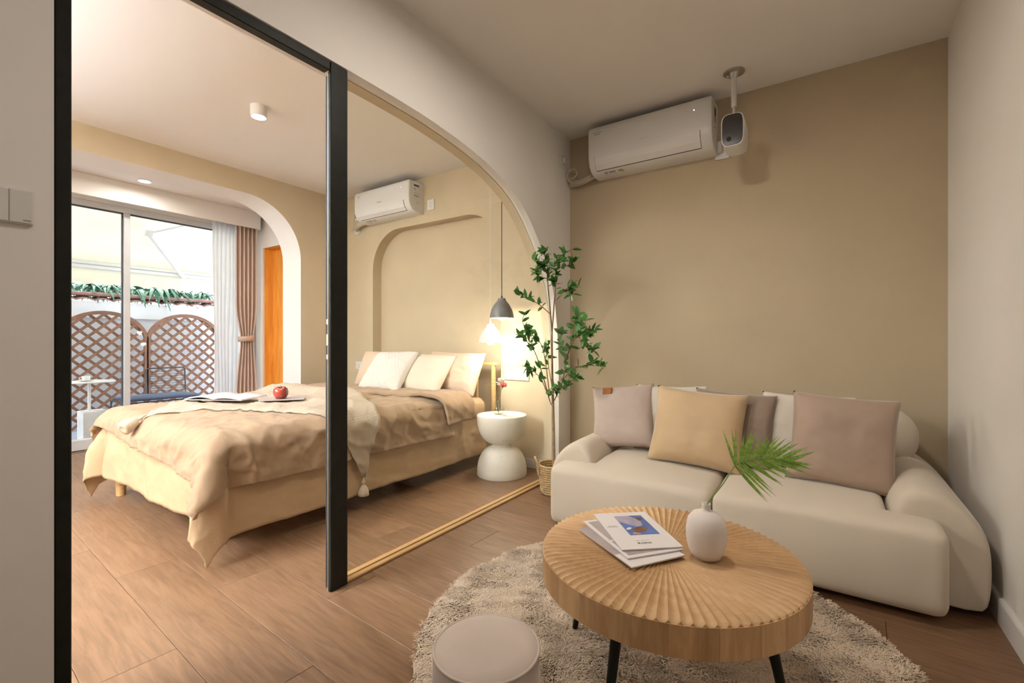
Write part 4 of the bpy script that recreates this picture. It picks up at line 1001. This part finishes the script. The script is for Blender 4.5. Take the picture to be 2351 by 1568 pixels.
# ---- bed pillows
def ribs(u, v):
    d = 0
    for k in range(3):
        uu = (u*.5+.5)*3-k; vv = ((v*.5+.5)*3) % 1.0
        if 0 <= uu < 1:
            row = int((v*.5+.5)*3) % 2
            for off in (-.5, -.2, .1, .4, .7):
                e = abs(((uu-.5)*(1 if (k+row) % 2 else -1)*1.0+(vv-.5)*.55)*1.4-off)
                d = max(d, max(0, 1-e/.085))
            if min(vv, 1-vv) < .06: d = .9
    return .0065*d
GB = 'pillows on the bed'
cushion('bed_pillow', 'peach sleeping pillow propped on the headboard by the pendant lamps', 'pillow', m_pilp, .66, .40, .17, (-2.71, 2.96, .59), 24, -3, 1, GB, seed=21, wr=.010)
cushion('bed_pillow', 'peach sleeping pillow mostly hidden behind the ribbed white pillow', 'pillow', m_pilp, .66, .40, .17, (-3.60, 2.96, .59), 24, 2, -1, GB, seed=22, wr=.010)
cushion('bed_pillow', 'smooth cream square pillow between the ribbed and peach pillows', 'pillow', m_pilc, .46, .40, .15, (-2.855, 2.76, .615), 38, 4, 2, GB, seed=23, wr=.008)
cushion('bed_pillow', 'white square pillow with raised geometric ribs', 'pillow', m_pilw, .48, .43, .16, (-3.185, 2.62, .62), 40, 3, -2, GB, seed=24, rib=ribs, n=84, wr=.007)
# ---- nightstand
nc = (-2.105, 2.965)
hp = [(0, 0), (.193, 0), (.197, .006)]+[(.196*math.cos(a)**.62 if a > .01 else .197, .03+.20*math.sin(a)) for a in [i*PI/2/14*.86 for i in range(1, 15)]]
zt = .472; up_ = [(r_, zt-z_) for r_, z_ in hp]
prof = hp+[(.078, .232)]+[(r_, z_) for r_, z_ in reversed(up_)]
one('nightstand', MB().lathe(prof, (nc[0], nc[1], 0), 64), m_terrazzo, 'white speckled hourglass shaped stone nightstand beside the bed', 'nightstand', True, angle=50)
nsm = bpy.data.objects[[o.name for o in C.objects if o.name.startswith('nightstand')][0]]
spk = MB(); q = random.Random(5)
ico = [(0, 0, .5), (0, 0, -.5), (1, 0, 0), (-1, 0, 0), (0, 1, 0), (0, -1, 0)]; icf = [(0, 2, 4), (0, 4, 3), (0, 3, 5), (0, 5, 2), (1, 4, 2), (1, 3, 4), (1, 5, 3), (1, 2, 5)]
for i in range(150):
    k = q.randrange(3, len(prof)-4); f = q.random(); r_ = prof[k][0]*(1-f)+prof[k+1][0]*f; z_ = prof[k][1]*(1-f)+prof[k+1][1]*f; a = q.random()*2*PI; s_ = q.uniform(.0012, .0034)
    spk.add([(nc[0]+r_*math.cos(a)+x*s_, nc[1]+r_*math.sin(a)+y*s_, z_+z*s_*2) for x, y, z in ico], icf)
m_speck = M('dark_speck', (.20, .13, .09, 1), .8); so = spk.build('speckle', m_speck, nsm); so['kind'] = 'stuff'
# ---- bud vase with two carnations
fvz = zt+.001; fc = (-2.13, 2.955)
fv = thing('glass_bud_vase', 'small clear glass bud vase on the nightstand', 'vase', (fc[0], fc[1], fvz))
gp = [(0, .002), (.030, .002), (.042, .013), (.048, .032), (.044, .056), (.027, .082), (.014, .108), (.010, .140), (.012, .155)]
MB().lathe(gp, (fc[0], fc[1], fvz), 32).build('glass', m_vglass, fv, True, 180)
MB().lathe([(0, .004), (.029, .004), (.040, .014), (.0455, .032), (.0445, .040), (0, .040)], (fc[0], fc[1], fvz), 32).build('water', m_water, fv, True, 60)
def carnation(label, pts, m, r):
    t = thing('carnation', label, 'flower', pts[0], group='carnations in the bud vase')
    cm = catmull(pts, 6); MB().tube(cm, .0018, 6).build('stem', m_stem, t, True)
    e = Vector(cm[-1]); dv = (e-Vector(cm[-3])).normalized(); q = random.Random(len(label))
    MB().tube([e-dv*.012, e, e+dv*.01], [.003, .006, .008], 8).build('calyx', m_stem, t, True)
    pm2 = MB().grid(lambda u, v: ((u)*1.0, (v-.5)*(.35+.9*u), .12*math.sin(v*PI*5)*u+.25*u*u), 4, 8).mesh('petal'); pm2.materials.append(m); pm2.shade_smooth()
    for i in range(26):
        d_ = Vector((q.gauss(0, 1), q.gauss(0, 1), q.gauss(0, 1))).normalized(); d_ = (d_+dv*.75).normalized()
        o = bpy.data.objects.new('petal', pm2); mt = Matrix.Translation(e+dv*.008-Vector(pts[0])) @ orient(d_, dv+Vector((q.random()*.2, q.random()*.2, .1))) @ Matrix.Scale(r*q.uniform(.8, 1.05), 4)
        link(o, t); o.matrix_local = mt
carnation('white carnation in the glass bud vase', [(fc[0]-.004, fc[1], fvz+.012), (fc[0], fc[1], fvz+.10), (fc[0]+.008, fc[1], fvz+.18), (fc[0]+.014, fc[1]+.005, fvz+.245)], m_petw, .033)
carnation('pink carnation in the glass bud vase', [(fc[0]+.004, fc[1]-.004, fvz+.012), (fc[0]+.003, fc[1], fvz+.10), (fc[0]+.022, fc[1]-.005, fvz+.175), (fc[0]+.046, fc[1]-.01, fvz+.218)], m_petp, .031)

# ================================================================== WINDOW BAY
def curtain(fn_y, fn_x, z0, z1, m, nm, par, n=90, k=26):
    mb = MB().grid(lambda u, v: (fn_x(u, z0+(z1-z0)*v), fn_y(u, z0+(z1-z0)*v), z0+(z1-z0)*v), n, k)
    o = mb.build(nm, m, par, True, 180); return o
sc = thing('sheer_curtain', 'white sheer curtain gathered at the window edge', 'curtain', (-5.86, 2.56, .02))
curtain(lambda u, z: 2.47+.28*u+.01*math.sin(z*2+u*5), lambda u, z: -5.865+.022*math.sin(u*2*PI*7+.6*nz(u*4, z))+.01*nz(u*5, z*1.5), .02, 2.60, m_sheer, 'voile', sc)
bcu = thing('drape', 'dusty beige curtain tied back beside the amber cupboard', 'curtain', (-5.79, 2.80, .02))
def gath(z):
    d = (z-1.09); return 1-.38*math.exp(-(d/.22)**2) if d > 0 else 1-.38*math.exp(-(d/.40)**2)
curtain(lambda u, z: 2.80+.018*(1-gath(z))+(u-.5)*.26*gath(z), lambda u, z: -5.795+.034*math.sin(u*2*PI*5.5+.4)*(.6+.4*gath(z)), .02, 2.60, m_curt, 'fabric', bcu, 110, 44)
tie = [(-5.80+.062*math.cos(a), 2.806+.092*math.sin(a)) for a in [2*PI*i/32 for i in range(32)]]
mb = MB(); nn = 32
mb.add([(x, y, 1.055+.010*math.sin(2*PI*i/nn)) for i, (x, y) in enumerate(tie)]+[(x, y, 1.118+.010*math.sin(2*PI*i/nn)) for i, (x, y) in enumerate(tie)], [(i, (i+1) % nn, nn+(i+1) % nn, nn+i) for i in range(nn)])
mod(mb.build('tie_band', m_curt, bcu, True, 180), 'SOLIDIFY', thickness=.004)

# ================================================================== PATIO
def trellis(label, yc, wd, x, z0, ztop):
    t = thing('garden_trellis', label, 'trellis', (x, yc, z0), group='arched trellis panels on the patio')
    hw = wd/2; r = hw; zs = ztop-r*.80
    fr = [(x, yc-hw, z0), (x, yc-hw, zs)]+[(x, yc-hw*math.cos(a), zs+(ztop-zs)*math.sin(a)) for a in [PI*i/24 for i in range(1, 24)]]+[(x, yc+hw, zs), (x, yc+hw, z0)]
    mb = MB(); k_ = len(fr); vs = []
    for i in range(k_):
        td = (Vector(fr[min(i+1, k_-1)])-Vector(fr[max(i-1, 0)])).normalized(); nn_ = Vector((0, -td.z, td.y))*.022; p = Vector(fr[i])
        vs += [p+nn_+Vector((-.022, 0, 0)), p-nn_+Vector((-.022, 0, 0)), p-nn_+Vector((.022, 0, 0)), p+nn_+Vector((.022, 0, 0))]
    mb.add(vs, [(4*i+j, 4*i+(j+1) % 4, 4*i+4+(j+1) % 4, 4*i+4+j) for i in range(k_-1) for j in range(4)]+[(0, 1, 2, 3), (4*k_-4, 4*k_-3, 4*k_-2, 4*k_-1)])
    mb.build('frame', m_lattice, t)
    def inside(y, z):
        if abs(y-yc) > hw-.01 or z < z0+.02: return False
        if z <= zs: return True
        return ((y-yc)/hw)**2+((z-zs)/(ztop-zs))**2 < .96
    sp = .105; sl = math.tan(math.radians(43))
    for s_ in (1, -1):
        c = -3.0
        while c < 4.0:
            pts = []; y = yc-hw
            while y <= yc+hw:
                z = z0+c+s_*sl*(y-yc)
                if inside(y, z): pts.append((y, z))
                y += .01
            if len(pts) > 4:
                a, b = Vector((x+.010*s_, pts[0][0], pts[0][1])), Vector((x+.010*s_, pts[-1][0], pts[-1][1])); td = (b-a).normalized(); nn_ = Vector((0, -td.z, td.y))*.0155
                vs = []
                for p in (a-td*.012, b+td*.012):
                    for sx in (-.007, .007): vs += [p+nn_+Vector((sx, 0, 0)), p-nn_+Vector((sx, 0, 0))]
                MB().add(vs, [(0, 1, 3, 2), (4, 6, 7, 5), (0, 4, 5, 1), (2, 3, 7, 6), (0, 2, 6, 4), (1, 5, 7, 3)]).build('lattice_slat', m_lattice, t)
            c += sp/math.cos(math.radians(43))
trellis('arched brown trellis behind the patio table', 1.935, .885, -7.62, -.05, 1.420)
trellis('arched brown trellis behind the wire chair', 2.845, .885, -7.62, -.05, 1.420)
# awning
aw = thing('awning', 'cream retractable awning with white folding arm over the patio', 'awning', (-6.8, 2.2, 1.95))
AX, AZ = -7.55, 2.03
def fab(u, v): return (-6.10+(AX+6.10)*u, -1.0+5.8*v, 2.86+(AZ+.02-2.86)*u-.02*math.sin(PI*u))
mod(MB().grid(fab, 6, 12).build('canopy', m_canvas, aw, True, 180), 'SOLIDIFY', thickness=.002)
MB().rbox((AX-.03, -1.0, AZ-.07), (AX+.03, 4.8, AZ+.02), .012, 2).build('front_bar', m_wenam, aw)
MB().box((AX+.031, -1.0, AZ-.028), (AX+.036, 4.8, AZ-.022)).build('bar_groove', m_greyplastic, aw)
def val(u, v): y = -1.0+5.8*u; return (AX, y, (AZ-.07)*v+(1-v)*(1.775+.012*math.sin(y*2*PI/.20)))
mod(MB().grid(val, 290, 2).build('valance', m_canvas, aw), 'SOLIDIFY', thickness=.003)
MB().tube([(-6.15, 2.95, 2.70), (-6.75, 2.13, 2.36)], .012, 8).build('folding_arm', m_wenam, aw)
MB().tube([(-6.75, 2.13, 2.36), (-7.52, 2.78, 1.96)], .026, 8).build('folding_arm', m_wenam, aw)
MB().rbox((-6.79, 2.09, 2.325), (-6.71, 2.17, 2.395), .01, 2).build('elbow_joint', m_wenam, aw)
# planting above the wall
bl = MB()
for i in range(8):
    u = i/7; wv = .065*math.sin(PI*(u*.85+.12))+.002; bl.v += [(u, -wv, .9*u-1.25*u*u+.03*0), (u, 0, .9*u-1.25*u*u-.012), (u, wv, .9*u-1.25*u*u)]
for i in range(7): bl.f += [(3*i, 3*i+3, 3*i+4, 3*i+1), (3*i+1, 3*i+4, 3*i+5, 3*i+2)]
blm = bl.mesh('leaf_blade'); blm.materials.append(m_blade); blm.shade_smooth(); q = random.Random(4)
where = ['leftmost seen strap-leaved plant above the patio wall', 'strap-leaved plant above the wall left of the window mullion', 'strap-leaved plant above the wall behind the window mullion', 'strap-leaved plant drooping over the coping right of the mullion', 'strap-leaved plant drooping over the coping above the wire chair', 'strap-leaved plant above the wall beside the sheer curtain', 'rightmost strap-leaved plant above the wall behind the curtain']
for i, lb in enumerate(where):
    y = 1.62+i*.27; t = thing('strap_leaf_plant', lb, 'plant', (-8.09, y, 1.62), group='strap-leaved plants above the patio wall')
    for k in range(42):
        a = q.uniform(-1.2, 1.2) if k < 17 else q.uniform(0, 2*PI); L = q.uniform(.30, .46) if i in (3, 4) else q.uniform(.24, .36)
        o = bpy.data.objects.new('leaf_blade', blm); link(o, t)
        o.matrix_local = Matrix.Translation((q.uniform(-.02, .03) if k < 24 else q.uniform(-.30, -.10), q.uniform(-.13, .13), .10+q.uniform(0, .05))) @ Matrix.Rotation(a, 4, 'Z') @ Matrix.Rotation(q.uniform(-.3, .25), 4, 'Y') @ Matrix.Diagonal((L, L, L, 1))
# wire chair with slate cushion
ch = thing('wire_chair', 'black wire lounge chair on the patio', 'chair', (-6.75, 2.2, -.06))
ya, yb = 2.19, 2.615
bkp = [(-6.95, ya-.015, .385), (-7.03, ya, .695), (-7.03, ya+.03, .71), (-7.03, yb-.03, .71), (-7.03, yb, .695), (-6.95, yb-.02, .365)]
MB().tube(bkp, .0085, 8).build('back_frame', m_wire, ch, True)
for i in range(10): f = (i+.6)/10.5; MB().tube([(-6.95-.08*f, ya-.013+.013*f, .385+.31*f), (-6.95-.08*f, yb-.02+.02*f, .37+.325*f)], .003, 6).build('back_wire', m_wire, ch)
st_ = [(-6.95, ya-.015, .385), (-6.70, ya-.13, .345), (-6.45, ya-.24, .33), (-6.43, ya-.25, .28), (-6.50, ya-.24, .26)]
MB().tube(catmull([(-6.95, ya-.015, .385), (-6.95, ya-.20, .375), (-6.95, ya-.33, .365), (-6.93, ya-.36, .33)], 4), .0085, 8).build('seat_rail', m_wire, ch, True)
MB().tube([(-6.50, yb-.02, .345), (-6.50, ya-.36, .345)], .0085, 8).build('seat_rail', m_wire, ch, True)
MB().tube([(-6.95, yb-.02, .365), (-6.50, yb-.02, .345)], .0085, 8).build('seat_rail', m_wire, ch, True); MB().tube([(-6.95, ya-.36, .355), (-6.50, ya-.36, .345)], .0085, 8).build('seat_rail', m_wire, ch, True)
for x in (-6.95, -6.50):
    for y in (ya-.36, yb-.02): MB().tube([(x, y, .352), (x, y, -.06)], .009, 8).build('leg', m_wire, ch)
one('seat_pad', MB().rbox((-6.94, ya-.34, .362), (-6.49, yb-.04, .402), .018, 3), m_cush, 'slate blue seat pad on the black wire chair', 'cushion', True, angle=180)
# cafe table with cup
cf = thing('cafe_table', 'white round patio table on a slim stem and marble block', 'table', (-6.7, 1.575, -.06))
MB().lathe([(0, .597), (.20, .597), (.214, .603), (.214, .612), (.20, .616), (0, .616)], (-6.7, 1.585, 0), 40).build('table_top', m_wenam, cf, True, 40)
MB().cyl((-6.7, 1.577, .28), (-6.7, 1.577, .597), .014, n=14).build('stem', m_wenam, cf, True)
MB().rbox((-6.81, 1.50, -.06), (-6.59, 1.72, .285), .006, 2).build('base_block', m_marble, cf)
su = one('saucer', MB().lathe([(0, .617), (.03, .617), (.065, .626), (.065, .629), (.03, .622), (0, .621)], (-6.66, 1.54, 0), 28), m_cup, 'white saucer under the cup on the patio table', 'saucer', True)
cp = thing('cup', 'white square-sided cup on the patio table', 'cup', (-6.66, 1.54, .623))
MB().lathe([(0, .623), (.026, .623), (.034, .632), (.037, .672), (.035, .672), (.031, .632), (0, .628)], (-6.66, 1.54, 0), 28).build('bowl', m_cup, cp, True)
MB().tube(catmull([(-6.655, 1.505, .662), (-6.652, 1.488, .66), (-6.652, 1.485, .645), (-6.655, 1.507, .637)], 4), .0035, 6).build('handle', m_cup, cp, True)
